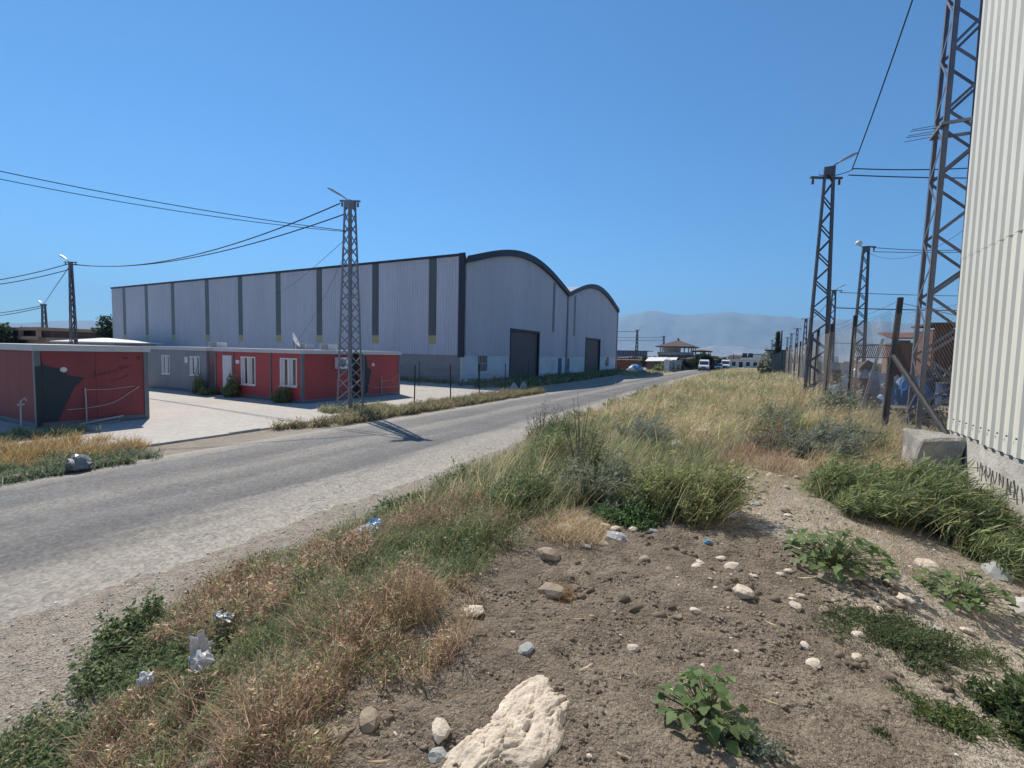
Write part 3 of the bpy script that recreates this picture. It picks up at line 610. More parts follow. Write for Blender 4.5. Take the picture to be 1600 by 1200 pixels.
pylon('lattice pylon with raised lamp just beyond the wire fence', 1.95, 21.45, 1.05, 8.95, .78, .34, .08, .52, galv_dark, True, RA(.9, .6), ((.7, .5), RA(.88, .47)), arm_z=-.25, bw=.05)
p3 = pylon('lattice pylon with round white lamp, behind the fence', 5.5, 36.4, .9, 9.0, .8, .36, .09, .55, galv_dark, False, None, ((.05, .6), RA(.88, .47)), bw=.055)
MB().tube([(-.4, -.15, 9.1), (-.4, -.15, 9.12), (-.4, -.15, 9.22), (-.4, -.15, 9.34), (-.4, -.15, 9.38)], [.05, .15, .2, .14, .04], 14).build('globe_lamp', lamp_m, p3, smooth=True)
MB().tube([(-.38, -.13, 9.09), (-.2, -.07, 9.0), (0, 0, 8.95)], .02, 6).build('lamp_bracket', galv_dark, p3)
pylon('lattice pole with slanting lamp farther behind the fence', 6.15, 56, .6, 9.1, .8, .36, .1, .6, galv_dark, False, (RA(.9, .5), .8), ((.9, .8), RA(.88, .47)), bw=.06)
for i, (x, y) in enumerate([(6.4, 91), (6.9, 119), (7.0, 142), (7.2, 166), (3.6, 190)]):
    pylon('far small lattice pole in the receding row past the fence', x, y, .25, 9.3, .85, .4, .14, .9, galv_dark, False, (RA(.3, .95), .8), ((.8, .8), RA(.88, .47)), 'receding row of power poles', bw=.1)
pylon('distant lattice pole just right of the warehouse', -27, 116, 0, 9.2, .85, .4, .14, .9, galv_dark, False, (RA(.9, .5), .8), ((.6, .6), RA(.88, .47)), bw=.1)
pylon('distant lattice pole in front of the open-sided roof terrace', -27, 152, 0, 9.2, .85, .45, .16, .9, galv_dark, False, None, ((.8, .8), RA(.88, .47)), bw=.1)
# spikes round the tall pylon
sp_ = thing('climbing_guard', 'ring of spikes around the tall right-hand pylon', 'climbing guard', (3.42, 13.12, 7.6))
MB().box(-.4, .4, -.4, -.36, 0, .06).box(-.4, .4, .36, .4, 0, .06).box(-.4, -.36, -.36, .36, 0, .06).box(.36, .4, -.36, .36, 0, .06).build('frame', galv, sp_)
for k in range(5): MB().tube([(-.37, -.3 + .15 * k, .04), (-.85, -.34 + .16 * k, .02 + .03 * (k % 2))], .007, 5).build('spike', galv_dark, sp_)

def cable(a, b, sag, r, label, group='overhead cables', twist=False, name='overhead_cable'):
    a = Vector(a); b = Vector(b); n = 28; s = MB(); pts = [a.lerp(b, i / n) - Vector((0, 0, sag * 4 * (i / n) * (1 - i / n))) for i in range(n + 1)]
    mid = pts[0].copy(); s.tube([p - mid for p in pts], r, 5)
    return tag(s.build(name, cable_m, None, mid), label, 'cable', group)
pt = (-16.35, 15.1)
cable((-16.75, 14.9, 9.2), (-48.6, 16.3, 9.05), 1.15, .028, 'upper thick cable from the left pylon to the slim pole')
cable((-16.5, 15.0, 8.75), (-48.6, 16.3, 9.0), .95, .028, 'lower thick cable from the left pylon to the slim pole')
cable((-16.45, 15.0, 8.0), (-31.5, -4.6, 10.9), .75, .016, 'upper cable running from the left pylon out at the left edge')
cable((-16.45, 14.95, 7.95), (-31.5, -4.8, 10.8), .95, .014, 'lower cable running from the left pylon out at the left edge')
cable((-16.5, 15.1, 7.75), (-95, 62, 13.5), 1.3, .012, 'thin wire from the left pylon passing over the warehouse')
cable((-16.5, 15.1, 7.3), (-22.6, 16.9, 2.9), .35, .007, 'thin drop wire from the left pylon to the cabin roof')
cable((-49.2, 16.6, 9.05), (-106.3, 32, 8.8), .0, .03, 'distant cable between the slim pole and the far pole')
cable((-49.3, 16.5, 9.1), (-66, 11.5, 7.4), .5, .035, 'upper cable leaving the slim pole at the left edge')
cable((-49.2, 16.6, 8.7), (-66, 11.7, 7.2), .5, .035, 'lower cable leaving the slim pole at the left edge')
cable((-107, 32.3, 9.0), (-140, 28, 7.6), .6, .06, 'upper cable leaving the far left pole')
cable((-107, 32.3, 8.7), (-140, 28.4, 7.0), .6, .06, 'lower cable leaving the far left pole')
cable((2.75, 21.9, 10.0), (9.13, 27.04, 10.96), .12, .022, 'upper cable from the lamp pylon towards the right wall')
cable((2.6, 21.8, 9.75), (9.16, 27.01, 10.39), .05, .022, 'lower cable from the lamp pylon towards the right wall')
cable((2.7, 21.85, 9.95), (3.25, 12.9, 13.9), .25, .02, 'twisted cable climbing from the lamp pylon to the tall pylon')
cable((1.6, 21.3, 9.75), (2.75, 21.9, 9.98), .12, .014, 'looped jumper wire on the lamp pylon crossarm')
cable((5.8, 36.5, 9.85), (15.2, 43.8, 10.7), .25, .02, 'upper cable from the globe lamp pylon to the right')
cable((5.9, 36.6, 9.6), (15.2, 43.8, 10.4), .1, .02, 'lower cable from the globe lamp pylon to the right')
cable((5.5, 36.4, 9.6), (9.2, 27, 10.6), 1.6, .01, 'thin slack wire hanging from the globe lamp pylon')
cable((6.6, 56.2, 9.5), (24.75, 70.5, 10.1), .1, .03, 'upper far cable from the slanting lamp pole')
cable((6.2, 56.2, 8.0), (24.75, 70.5, 8.6), .1, .05, 'thick far cable below the slanting lamp pole')
cable((6.2, 56, 4.5), (40, 84, 4.9), .1, .03, 'low far cable crossing behind the fence')
cable((6.15, 56, 9.3), (6.4, 91, 9.2), .6, .03, 'cable joining the far poles of the receding row')
cable((-27, 116, 8.8), (-40, 84, 7.9), .3, .05, 'cable from the distant pole to behind the warehouse')
cable((-27, 152, 8.9), (-60, 120, 8.0), .4, .05, 'upper cable behind the distant pole')
cable((-27, 152, 8.0), (-60, 119, 7.0), .4, .05, 'lower cable behind the distant pole')

# ------------------------------------------------------------------ white corrugated building on the right
shed = thing('corrugated_building', 'white corrugated metal building on a concrete plinth at the right', 'building', (2.4, 8.57, 0))
wclad = mat('white_corrugated', (.66, .64, .56), .48, var=.05, scale=.7, dirt=(.50, .46, .38), dirt_amt=.45, stretch=(1, 1, .25), spec=.5)
plinth_m = mat('plinth_concrete', (.48, .455, .405), .95, var=.3, scale=3.5, dirt=(.24, .20, .15), dirt_amt=.75, bmp=.03)
yv = 0.; k = 0
while yv > -17:
    wd = 1.08
    for z0, z1, off in ((1.83, 4.2, 0.), (4.17, 9.6, .003)):
        lo = z0 - (.03 if k % 3 == 1 and z0 < 2 else 0)
        ribbed((-.02 - off, yv - .004, 0), (0, -1, 0), wd - (.03 if (k == 1 and z0 < 2) else .0), (-1, 0, 0), lo, z1, .216, .025, .45).rec().build('cladding_sheet', wclad, shed)
    yv -= wd; k += 1
xv = .02; 
for k in range(9): ribbed((xv, -.0, 0), (1, 0, 0), 1.08, (0, 1, 0), 1.83, 9.6, .216, .04, .5).build('cladding_sheet', wclad, shed); xv += 1.08
MB().box(.0, .22, -17.2, .0, .2, 1.84).build('plinth', plinth_m, shed); MB().box(.22, 10, -.22, .0, .2, 1.84).build('plinth', plinth_m, shed)
MB().box(-.1, 10, -17.3, .1, 9.6, 9.72).build('roof', roof_m, shed)
MB().box(.1, 9.9, -17.25, -17.1, .3, 9.55).box(9.8, 9.95, -17.0, -.2, .3, 9.55).build('rear_wall', wclad, shed)
bolt = None
for k in range(24):
    for z in (2.0,):
        if bolt is None: bolt = o = MB().cyl((0, 0, 0), .011, -.012, 'x', 6).build('bolt', steel, shed)
        else: o = inst(bolt, shed)
        o.location = (-.066, -.12 - .216 * k, z)
stain = mat('black_paint_marks', (.10, .095, .085), .9, var=.5, scale=12)
rs = random.Random(4)
for k in range(15):
    yv = -.98 - k * .085; s = MB(); z = 1.57 - .004 * k + rs.uniform(-.02, .02); h = rs.uniform(.1, .2)
    p = [(-.0025, yv + rs.uniform(-.02, .02), z), (-.0025, yv + rs.uniform(-.03, .03), z - h * .5), (-.0025, yv + rs.uniform(-.03, .03), z - h)]
    for a, b in zip(p, p[1:]): s.beam(a, b, rs.uniform(.012, .03), .003, up=(1, 0, 0))
    if k % 2: s.beam(p[0], (-.0025, p[0][1] - .06, z - h * .7), .012, .003, up=(1, 0, 0))
    s.build('paint_mark', stain, shed)
# concrete block at the corner
def rough_box(x0, x1, y0, y1, z0, z1, n, amp, seed):
    import bmesh
    bm = bmesh.new(); bmesh.ops.create_cube(bm, size=1); bmesh.ops.bevel(bm, geom=bm.edges[:], offset=.04, segments=1, affect='EDGES')
    bmesh.ops.subdivide_edges(bm, edges=bm.edges[:], cuts=n, use_grid_fill=True); s = MB(); r = random.Random(seed)
    for v in bm.verts:
        c_ = v.co; p = Vector((x0 + (c_.x + .5) * (x1 - x0), y0 + (c_.y + .5) * (y1 - y0), z0 + (c_.z + .5) * (z1 - z0)))
        p += Vector((fbm(p.y * 4, p.z * 4, seed), fbm(p.x * 4, p.z * 4, seed + 5), fbm(p.x * 4, p.y * 4, seed + 9))) * amp
        s.v.append(tuple(p))
    bm.verts.index_update(); s.f = [tuple(v.index for v in f.verts) for f in bm.faces]; bm.free(); return s
tag(rough_box(-.45, .02, -.55, .32, -.9, 0, 6, .12, 3).build('concrete_block', mat('stained_concrete', (.33, .31, .275), .95, var=.35, scale=5, dirt=(.17, .145, .115), dirt_amt=.8, bmp=.04), None, (2.38, 8.53, 1.76)), 'weathered concrete block at the foot of the corrugated wall corner', 'concrete block')

# ------------------------------------------------------------------ fences
wire_m = mat('fence_wire', (.06, .06, .065), .5, metal=.4); tar = mat('tarred_post', (.035, .034, .036), .6, var=.3, scale=6); net_m = mat('shade_net', (.16, .18, .17), .9, var=.2, scale=3)
def mesh_panel(parent, A, B, h, sp, r, z_of=None):
    A = Vector(A); B = Vector(B); d = B - A; Ln = Vector((d.x, d.y, 0)).length; s = MB()
    def P(u, v): p = A.lerp(B, u / Ln); return p + Vector((0, 0, v + .02 * math.sin(u * 2.1) * (1 - v / h)))
    c = -h
    while c < Ln:
        u0, u1 = max(0, c), min(Ln, c + h)
        if u1 - u0 > .02:
            s.tube([P(u0, u0 - c), P((u0 + u1) / 2, (u0 + u1) / 2 - c), P(u1, u1 - c)], r, 3, False)
            s.tube([P(u0, h - (u0 - c)), P((u0 + u1) / 2, h - ((u0 + u1) / 2 - c)), P(u1, h - (u1 - c))], r, 3, False)
        c += sp
    for v in (0.02, h * .5, h): s.tube([P(0, v), P(Ln * .5, v - .015), P(Ln, v)], r * 1.6, 4, False)
    o = s.build('wire_mesh', wire_m, parent); o['kind'] = 'stuff'; return o
fr = thing('chain_link_fence', 'chain link fence on leaning dark posts beyond the corrugated building', 'fence', (2.2, 8.9, 1.2))
FP = [(2.2, 11.4, .11, -.02), (2.2, 15.5, .02, 0), (2.05, 19.0, .05, .02), (2.0, 22.3, .02, .01), (2.2, 26.5, -.03, 0), (2.3, 31, .04, 0), (2.35, 36.5, 0, 0), (2.4, 42, .02, 0), (2.3, 48, 0, 0), (2.3, 54, .03, 0)]
prev = None; G0 = Vector((2.2, 8.9, 1.2))
for x, y, ax, ay in FP:
    z = surf(x, y); b = Vector((x, y, z - .2)) - G0; t = Vector((x + ax, y + ay, 3.98)) - G0
    MB().tube([b, b.lerp(t, .5), t], [.058, .055, .052], 10).build('post', tar, fr)
    cur = (Vector((x, y, z + .08)) - G0, t)
    if prev:
        s_ = .085 if y < 23 else .22
        mesh_panel(fr, prev[0], cur[0], 2.35, s_, .0013 if y < 23 else .002)
        for dz in (.05, .18): MB().tube([prev[1] + Vector((0, 0, -dz)), prev[1].lerp(cur[1], .5) + Vector((0, 0, -dz - .05)), cur[1] + Vector((0, 0, -dz))], .004, 4).build('top_wire', wire_m, fr)
    else:
        e = Vector((2.75, 8.75, 1.35)) - G0; mesh_panel(fr, e, cur[0], 2.3, .085, .0013)
        MB().tube([t.lerp(b, .38), Vector((2.75, 9.2, 1.32)) - G0], .05, 8).build('brace', tar, fr)
        MB().tube([t + Vector((0, 0, -.1)), Vector((2.6, 10.2, 3.6)) - G0, Vector((2.8, 8.75, 3.3)) - G0], .006, 4).build('top_wire', wire_m, fr)
    prev = cur
ne = thing('netted_enclosure', 'fence corner hung with grey shade netting at the far end of the grass', 'enclosure', (1.0, 55, .8))
for x, y, h in ((0, 0, 2.5), (1.0, .3, 2.85), (1.9, .6, 2.4), (0, 4, 2.5)): MB().tube([(x, y, -.3), (x, y, h)], .05, 8).build('post', tar, ne)
for (x0, y0, h0), (x1, y1, h1) in (((0, 0, 2.45), (1.0, .3, 2.8)), ((1.0, .3, 2.8), (1.9, .6, 2.35)), ((0, 0, 2.45), (0, 4, 2.45))):
    n = 14; vs = []
    for i in range(n + 1):
        t = i / n; x = x0 + (x1 - x0) * t; y = y0 + (y1 - y0) * t - .03 * math.sin(i * 1.9); h = h0 + (h1 - h0) * t - .08 * math.sin(math.pi * t)
        vs += [(x, y, .05), (x + .02 * math.sin(i * 2.3), y - .05 * math.sin(i * 1.1), h * .5), (x, y, h)]
    MB().add(vs, [(3 * i + j, 3 * i + 3 + j, 3 * i + 4 + j, 3 * i + 1 + j) for i in range(n) for j in (0, 1)]).build('netting', net_m, ne)
lf = thing('yard_fence', 'thin dark post and wire fence along the paved yard by the road', 'fence', (-15.25, 18.3, 0))
LP = [(-15.3, 18.3), (-14.85, 20.8), (-15.0, 24.0), (-15.2, 27.6), (-15.4, 31.5)]; prev = None; G0 = Vector((-15.25, 18.3, 0))
for x, y in LP:
    b = Vector((x, y, -.1)) - G0; t = b + Vector((random.uniform(-.04, .04), random.uniform(-.05, .05), 2.15)); MB().tube([b, t], .032, 8).build('post', tar, lf)
    if prev: mesh_panel(lf, prev + Vector((0, 0, .15)), b + Vector((0, 0, .15)), 1.4, .11, .0018)
    prev = b
lb = thing('boundary_fence', 'sparse post fence in the weeds along the warehouse side', 'fence', (-23.3, 28.4, 0)); G0 = Vector((-23.3, 28.4, 0)); prev = None
for x, y in ((-34, 28.6), (-28.6, 28.5), (-23.3, 28.4), (-19, 30.2), (-16.2, 32.2)):
    b = Vector((x, y, -.1)) - G0; MB().tube([b, b + Vector((.02, 0, 2.05))], .035, 8).build('post', tar, lb)
    if prev: mesh_panel(lb, prev + Vector((0, 0, .15)), b + Vector((0, 0, .15)), 1.4, .16, .002)
    prev = b

# ------------------------------------------------------------------ far buildings and vehicles
tile_m = mat('brown_tiles', (.10, .063, .056), .8, var=.2, scale=.6, dirt=(.07, .05, .045)); brick_m = mat('dark_brick', (.16, .11, .10), .9, var=.2, scale=.8, dirt=(.25, .22, .2))
rend_m = mat('grey_render', (.33, .33, .34), .9, var=.15, scale=.5, dirt=(.22, .2, .19)); white_b = mat('white_paint', (.72, .71, .69), .7, var=.06, scale=.5, dirt=(.55, .5, .45))
rust = mat('rust_sheet', (.16, .07, .05), .85, var=.3, scale=1.5, dirt=(.11, .06, .05), dirt_amt=.6); peach = mat('peach_render', (.42, .28, .20), .9, var=.12, scale=.4, dirt=(.30, .22, .18))
dkwin = mat('dark_opening', (.03, .03, .035), .6); bluewin = mat('blue_cladding', (.06, .09, .17), .5, var=.1)
def house(name, label, x0, x1, y0, y1, z1, wm, rm=None, rise=0, over=.4, wins=(), cat='building', z0=0., flat=.2):
    h = thing(name, label, cat, (x0, y0, z0)); W, D = x1 - x0, y1 - y0; H = z1 - z0
    MB().box(0, W, 0, D, -.3, H).build('wall', wm, h)
    if rise:
        r = MB().add([(-over, -over, H), (W + over, -over, H), (W + over, D + over, H), (-over, D + over, H), (W * .45, D / 2, H + rise), (W * .55, D / 2, H + rise), (-over, -over, H - .14), (W + over, -over, H - .14), (W + over, D + over, H - .14), (-over, D + over, H - .14)],
            [(0, 1, 5, 4), (1, 2, 5), (2, 3, 4, 5), (3, 0, 4), (6, 9, 8, 7), (0, 6, 7, 1), (1, 7, 8, 2), (2, 8, 9, 3), (3, 9, 6, 0)]).build('roof', rm, h)
    elif rm: MB().box(-over, W + over, -over, D + over, H, H + flat).build('roof', rm, h)
    for a, b, u, v in wins:
        w_ = MB().box(a, b, -.03, -.005, u, v).build('window', dkwin, h); MB().box(a - .06, b + .06, -.06, -.031, u - .08, u).build('sill', white_b, w_)
    return h
gz = thing('terrace_house', 'dark house with an open roof terrace under a brown hipped roof', 'house', (-23, 120, 0))
MB().box(.5, 8.4, 0, 9, -.2, 3.2).build('lower_storey', brick_m, gz); MB().box(1.6, 4.2, -.05, -.01, .4, 2.5).build('opening', dkwin, gz)
MB().box(.3, 8.6, -.2, 9.2, 3.2, 3.4).build('terrace_slab', rend_m, gz); MB().box(.3, 8.6, -.2, -.1, 3.4, 3.95).build('parapet', rend_m, gz)
for x in (1.0, 3.2, 5.4, 7.6, 8.2):
    for y in (0.1, 8.8): MB().box(x - .12, x + .12, y - .12, y + .12, 3.4, 5.3).build('column', rend_m, gz)
MB().box(1.2, 5.2, 4, 4.2, 3.4, 5.0).build('screen_wall', white_b, gz)
MB().add([(-.1, -.8, 5.35), (9.0, -.8, 5.35), (9.0, 9.8, 5.35), (-.1, 9.8, 5.35), (4.3, 4.5, 7.0), (4.6, 4.5, 7.0), (-.1, -.8, 5.15), (9, -.8, 5.15), (9, 9.8, 5.15), (-.1, 9.8, 5.15)],
    [(0, 1, 5, 4), (1, 2, 5), (2, 3, 4, 5), (3, 0, 4), (6, 9, 8, 7), (0, 6, 7, 1), (1, 7, 8, 2), (2, 8, 9, 3), (3, 9, 6, 0)]).build('roof', tile_m, gz)
MB().box(4.25, 4.65, 4.3, 4.7, 6.7, 7.5).build('chimney', brick_m, gz)
h2 = thing('open_shelter', 'brown roofed open shelter right of the terrace house', 'shelter', (-13.6, 112, 0))
for x in (.1, 1.7, 3.4):
    for y in (.1, 4.0): MB().box(x, x + .16, y, y + .16, 0, 4.0).build('column', brick_m, h2)
MB().box(.1, 3.5, 3.7, 3.9, 2.5, 3.6).build('back_wall', white_b, h2); MB().box(-.3, 3.9, -.4, 4.6, 4.0, 4.25).add([(-.3, -.4, 4.26), (3.9, -.4, 4.26), (3.9, 4.6, 4.26), (-.3, 4.6, 4.26), (1.8, 2, 4.6)], [(0, 1, 4), (1, 2, 4), (2, 3, 4), (3, 0, 4)]).build('roof', tile_m, h2)
house('low_house', 'low house with a long brown roof beside the shelter', -16.4, -9.2, 116, 122, 2.3, brick_m, tile_m, .8, .6, [(.8, 2, .8, 1.8), (3.2, 4.4, .8, 1.8), (5.4, 6.4, .8, 1.8)])
bs = thing('blue_shed', 'long shed with a row of blue panels behind the warehouse corner', 'shed', (-46, 150, 0)); MB().box(0, 14.5, 0, 8, -.2, 2.6).build('wall', rend_m, bs); MB().box(-.2, 14.7, -.2, 8.2, 4.3, 4.5).build('roof', bluewin, bs)
for k in range(18): MB().box(.1 + .8 * k, .72 + .8 * k, 0, .06, 2.6, 4.3).build('panel', bluewin, bs)
MB().box(0, 14.5, .3, .4, 2.6, 4.3).build('back_panel', white_b, bs)
house('brick_lean_to', 'low brown lean-to with a tiled roof at the warehouse end', -33, -24.5, 118, 124, 2.2, brick_m, tile_m, .5, .3)
rw = thing('rusty_wall', 'rust red sheet metal wall with white coping beside the warehouse', 'wall', (-29, 92, 0))
for k in range(9): MB().box(.95 * k, .95 * k + .93, 0, .06, 0, 1.95).build('sheet', rust, rw)
MB().box(-.1, 8.7, -.1, .3, 1.96, 2.08).build('coping', white_b, rw)
gw = thing('roadside_wall', 'grey concrete panel wall along the far left side of the road', 'wall', (-15.4, 88, 0))
for k in range(14): MB().box(.06 * k + .0, .06 * k + .14, 2.6 * k, 2.6 * k + 2.5, -.1, 2.1 + .1 * (k % 3 == 0)).build('panel', rend_m, gw)
MB().box(.0, .9, -.1, .1, 0, 2.2).build('end_post', white_b, gw)
for k, (x, y, l_) in enumerate([(-20.2, 96, 3.2), (-18.2, 100, 2.6)]):
    a = thing('site_shed', ['dark open shed with white sheet roof behind the tarpaulin heap', 'low cluttered shed against the grey roadside wall'][k], 'shed', (x, y, 0))
    MB().box(0, l_, 0, 3, 0, 1.7).build('wall', brick_m, a); MB().prism([(-.3, -.3, 1.72), (l_ + .3, -.3, 1.85), (l_ + .3, 3.2, 2.6), (-.3, 3.2, 2.5)], (0, 0, .08)).build('roof', white_b, a)
wc = thing('white_building', 'long low white building at the far end of the road', 'building', (-9, 142, 0)); MB().box(0, 9, 0, 5, 0, 2.3).build('wall', white_b, wc); MB().box(-.2, 9.2, -.3, 5.2, 2.3, 2.5).build('roof', fascia, wc)
for k in range(5): MB().box(.5 + 1.75 * k, 1.4 + 1.75 * k, -.03, -.004, .7 if k != 2 else 0, 1.8).build('window' if k != 2 else 'door', dkwin, wc)
bb = thing('billboard', 'twin dark billboard panels on a white base in the distance', 'billboard', (-4.2, 200, 0)); MB().box(-2.4, 3, -.1, 3, 0, 2.9).build('base', white_b, bb)
for x in (-1.85, .15): MB().box(x, x + 1.7, -.1, .1, 3.2, 4.8).build('panel', dark_trim, bb); MB().beam((x + .85, .2, 2.9), (x + .85, .2, 4.5), .12).build('post', steel, bb)
house('far_house', 'small white house right of the billboard', -1.5, 3.0, 172, 178, 3.0, white_b, fascia, 0, .2, [(1, 2, 1, 2)])
house('stone_hut', 'dark flat roofed hut below the fir tree', 1.0, 4.6, 93, 97, 4.2, rend_m, dark_trim, 0, .3, [(.6, 1.3, 2.4, 3.4)], z0=.3)
far = [(-60, 420, 14, 5), (-38, 380, 10, 4), (-20, 360, 12, 4), (-8, 420, 9, 6), (8, 380, 14, 4), (22, 400, 10, 5), (36, 430, 12, 6), (-2, 520, 12, 7), (-30, 560, 20, 6), (30, 560, 18, 8), (14, 640, 22, 9), (-14, 700, 20, 9), (52, 600, 22, 7), (2, 300, 8, 3.4)]
rr_ = random.Random(3)
for i, (x, y, wd, hh) in enumerate(far):
    house('distant_building', 'tiny pale block in the distant town below the mountains', x, x + wd, y, y + 10, hh, [white_b, rend_m, peach][i % 3], [fascia, tile_m][i % 2], 0, .3)['group'] = 'distant town'
pb = thing('peach_building', 'peach building with a deep balcony at far left', 'building', (-124, 31, 0)); MB().box(0, 22, 0, 9, 0, 3.6).build('wall', peach, pb); MB().box(-.5, 22.5, -1.2, 9, 4.7, 5.2).build('roof', peach, pb)
MB().box(1, 21, .8, 9, 3.6, 4.7).build('upper_wall', brick_m, pb)
for x in (.2, 7, 14, 21.4): MB().box(x, x + .5, -1, -.5, 3.6, 4.7).build('column', peach, pb)
for x in (3, 9, 16): MB().box(x, x + 2.4, .75, .79, 3.7, 4.5).build('window', dkwin, pb)
MB().box(0, 22, -1.1, -.9, 3.2, 3.75).build('balcony_wall', peach, pb)
house('white_roof_shed', 'low shed with a bright white roof behind the near-left cabin', -84, -68, 26.5, 31, 3.0, rend_m, white_b, .55, .5, cat='shed')
house('far_cabin', 'pale flat cabin roof behind the near-left red cabin', -46, -34, 9.5, 12.5, 2.4, greyp, cabin_roof, 0, .1, cat='cabin')

tyre = mat('tyre_rubber', (.015, .015, .016), .8); carwhite = mat('white_car_paint', (.76, .76, .76), .25, var=.03); chrome = mat('wheel_rim', (.4, .4, .42), .35, metal=.6); headl = mat('headlight', (.7, .7, .72), .15); redl = mat('tail_light', (.3, .02, .02), .3)
def vehicle(name, label, cat, x, y, rz, W, prof, glass, wheels, r, H):
    """prof: side outline (y,z) with the front at -y; upper outline narrows towards the roof"""
    c = thing(name, label, cat, (x, y, .05), rz, 'vehicles far down the road'); n = len(prof); vs = []
    for sx in (-1, 1):
        for py, pz in prof: k = 1 - .16 * max(0, (pz - H * .5) / (H * .5)); vs.append((sx * W / 2 * k, py, pz))
    MB().add(vs, [tuple(range(n)), tuple(range(2 * n - 1, n - 1, -1))] + [(i, n + i, n + (i + 1) % n, (i + 1) % n) for i in range(n)]).rec().build('body', carwhite, c)
    for nm, poly in glass: MB().add(poly, [tuple(range(len(poly)))]).build(nm, GLASS, c)
    for wy in wheels:
        for sx in (-1, 1):
            t = MB().cyl((sx * (W / 2 - .2) if sx > 0 else -W / 2 - .02, wy, r), r, .22, 'x', 18).build('wheel', tyre, c)
            MB().cyl((sx * (W / 2 + .021) - (.01 if sx < 0 else 0), wy, r), r * .6, .01, 'x', 14).build('rim', chrome, t)
    yf = min(p[0] for p in prof)
    for sx in (-1, 1):
        MB().box(sx * W * .36 - .16, sx * W * .36 + .16, yf - .03, yf + .05, H * .33, H * .42).build('headlight', headl, c)
        MB().box(sx * (W / 2 + .1) - .08, sx * (W / 2 + .1) + .08, yf + W * .55, yf + W * .6, H * .52, H * .62).build('mirror', dark_trim, c)
    MB().box(-W * .46, W * .46, yf - .06, yf + .04, .22, H * .26).build('bumper', dark_trim, c); MB().box(-W * .2, W * .2, yf - .04, yf + .04, H * .3, H * .4).build('grille', dark_trim, c)
    return c
def van(x, y, rz, label):
    H = 2.3; W = 1.9
    prof = [(-2.4, .3), (-2.42, .95), (-2.25, 1.12), (-1.75, 1.25), (-1.05, 2.0), (-.6, 2.25), (.2, 2.3), (2.2, 2.25), (2.4, 2.1), (2.45, .35)]
    ws = [(-W * .43, -1.775, 1.26), (W * .43, -1.775, 1.26), (W * .4, -1.09, 2.0), (-W * .4, -1.09, 2.0)]
    gl = [('windscreen', ws)]
    for sx in (-1, 1): gl.append(('side_window', [(sx * W * .492, -1.3, 1.35), (sx * W * .492, -.2, 1.35), (sx * W * .447, -.2, 1.98), (sx * W * .447, -.85, 1.98)]))
    return vehicle('parked_van', label, 'van', x, y, rz, W, prof, gl, (-1.55, 1.5), .34, H)
van(-9.9, 101.5, 0.05, 'white van facing us, nearest of the vehicles down the road')
van(-7.2, 123, .0, 'second white van behind the small white car')
H = 1.45; W = 1.7
vehicle('parked_car', 'small white car between the two white vans', 'car', -8.2, 116, 0.03, W, [(-2, .25), (-2.02, .7), (-1.2, .92), (-.5, 1.4), (.6, 1.45), (1.6, 1.0), (2, .9), (2.02, .3)],
    [('windscreen', [(-W * .43, -1.18, .95), (W * .43, -1.18, .95), (W * .42, -.54, 1.4), (-W * .42, -.54, 1.4)])] + [('side_window', [(s * W * .475, -.95, .98), (s * W * .475, .9, .98), (s * W * .43, .5, 1.36), (s * W * .43, -.5, 1.36)]) for s in (-1, 1)], (-1.3, 1.25), .3, H)

# ------------------------------------------------------------------ crumpled things: tarpaulins, bags
def lump(loc, sx, sy, sz, seed, m, name, sub=3, amp=.35, freq=2.2, flat=True):
    import bmesh
    bm = bmesh.new(); bmesh.ops.create_icosphere(bm, subdivisions=sub, radius=1)
    co = np.array([v.co for v in bm.verts]); f = freq
    d = 1 + amp * (fbm(co[:, 0] * f + co[:, 2] * 1.7 * f + seed * 3.1, co[:, 1] * f - co[:, 2] * f, seed, 4) * 2) + amp * .5 * np.abs(fbm(co[:, 0] * f * 3 + seed, co[:, 2] * f * 3 + co[:, 1] * 2, seed + 5, 3))
    co = co * d[:, None] * np.array([sx, sy, sz])
    if flat: co[:, 2] = np.where(co[:, 2] < 0, co[:, 2] * .35, co[:, 2])
    s = MB(); s.v = [tuple(p) for p in co]; s.f = [tuple(v.index for v in fc.verts) for fc in bm.faces]; bm.free()
    return s.build(name, m, None, loc, False)
def plastic(name, col, tr=.35):
    m, n, b = nmat(name); b.inputs['Base Color'].default_value = (*col, 1); b.inputs['Roughness'].default_value = .35
    g = N(n, 'ShaderNodeNewGeometry'); f = noise(n, g.outputs['Position'], 14, 4); c = mixc(n, ramp(n, f, .35, .7), tuple(k * .75 for k in col), col); L(n, c, b.inputs['Base Color'])
    bump(n, f, b, .6, .02); t = N(n, 'ShaderNodeBsdfTranslucent'); L(n, c, t.inputs[0]); ms = N(n, 'ShaderNodeMixShader'); ms.inputs[0].default_value = tr
    L(n, b.outputs[0], ms.inputs[1]); L(n, t.outputs[0], ms.inputs[2]); L(n, ms.outputs[0], n.nodes['Material Output'].inputs['Surface']); return m
bagw = plastic('white_bag', (.68, .68, .70)); bagg = plastic('grey_bag', (.30, .31, .32)); tarpb = plastic('blue_tarpaulin', (.10, .22, .45), .15); tarpw = plastic('grey_blue_tarpaulin', (.42, .46, .58), .2); tarpl = plastic('light_blue_tarpaulin', (.14, .36, .62), .15)
def litter(label, x, y, sx, sy, sz, seed, m, up=.0, name='plastic_bag', cat='plastic bag', group=None, **kw):
    return tag(lump((x, y, surf(x, y) + up), sx, sy, sz, seed, m, name, **kw), label, cat, group)
litter('crumpled white plastic bag caught upright in the dry weeds', -2.89, 1.5, .035, .045, .10, 1, bagw, .3, amp=1.1, freq=3.2)
litter('lower lobe of white plastic film in the dry weeds', -2.80, 1.46, .065, .045, .045, 2, bagw, .27, amp=1.1, freq=3.2, name='plastic_sheet', cat='plastic film')
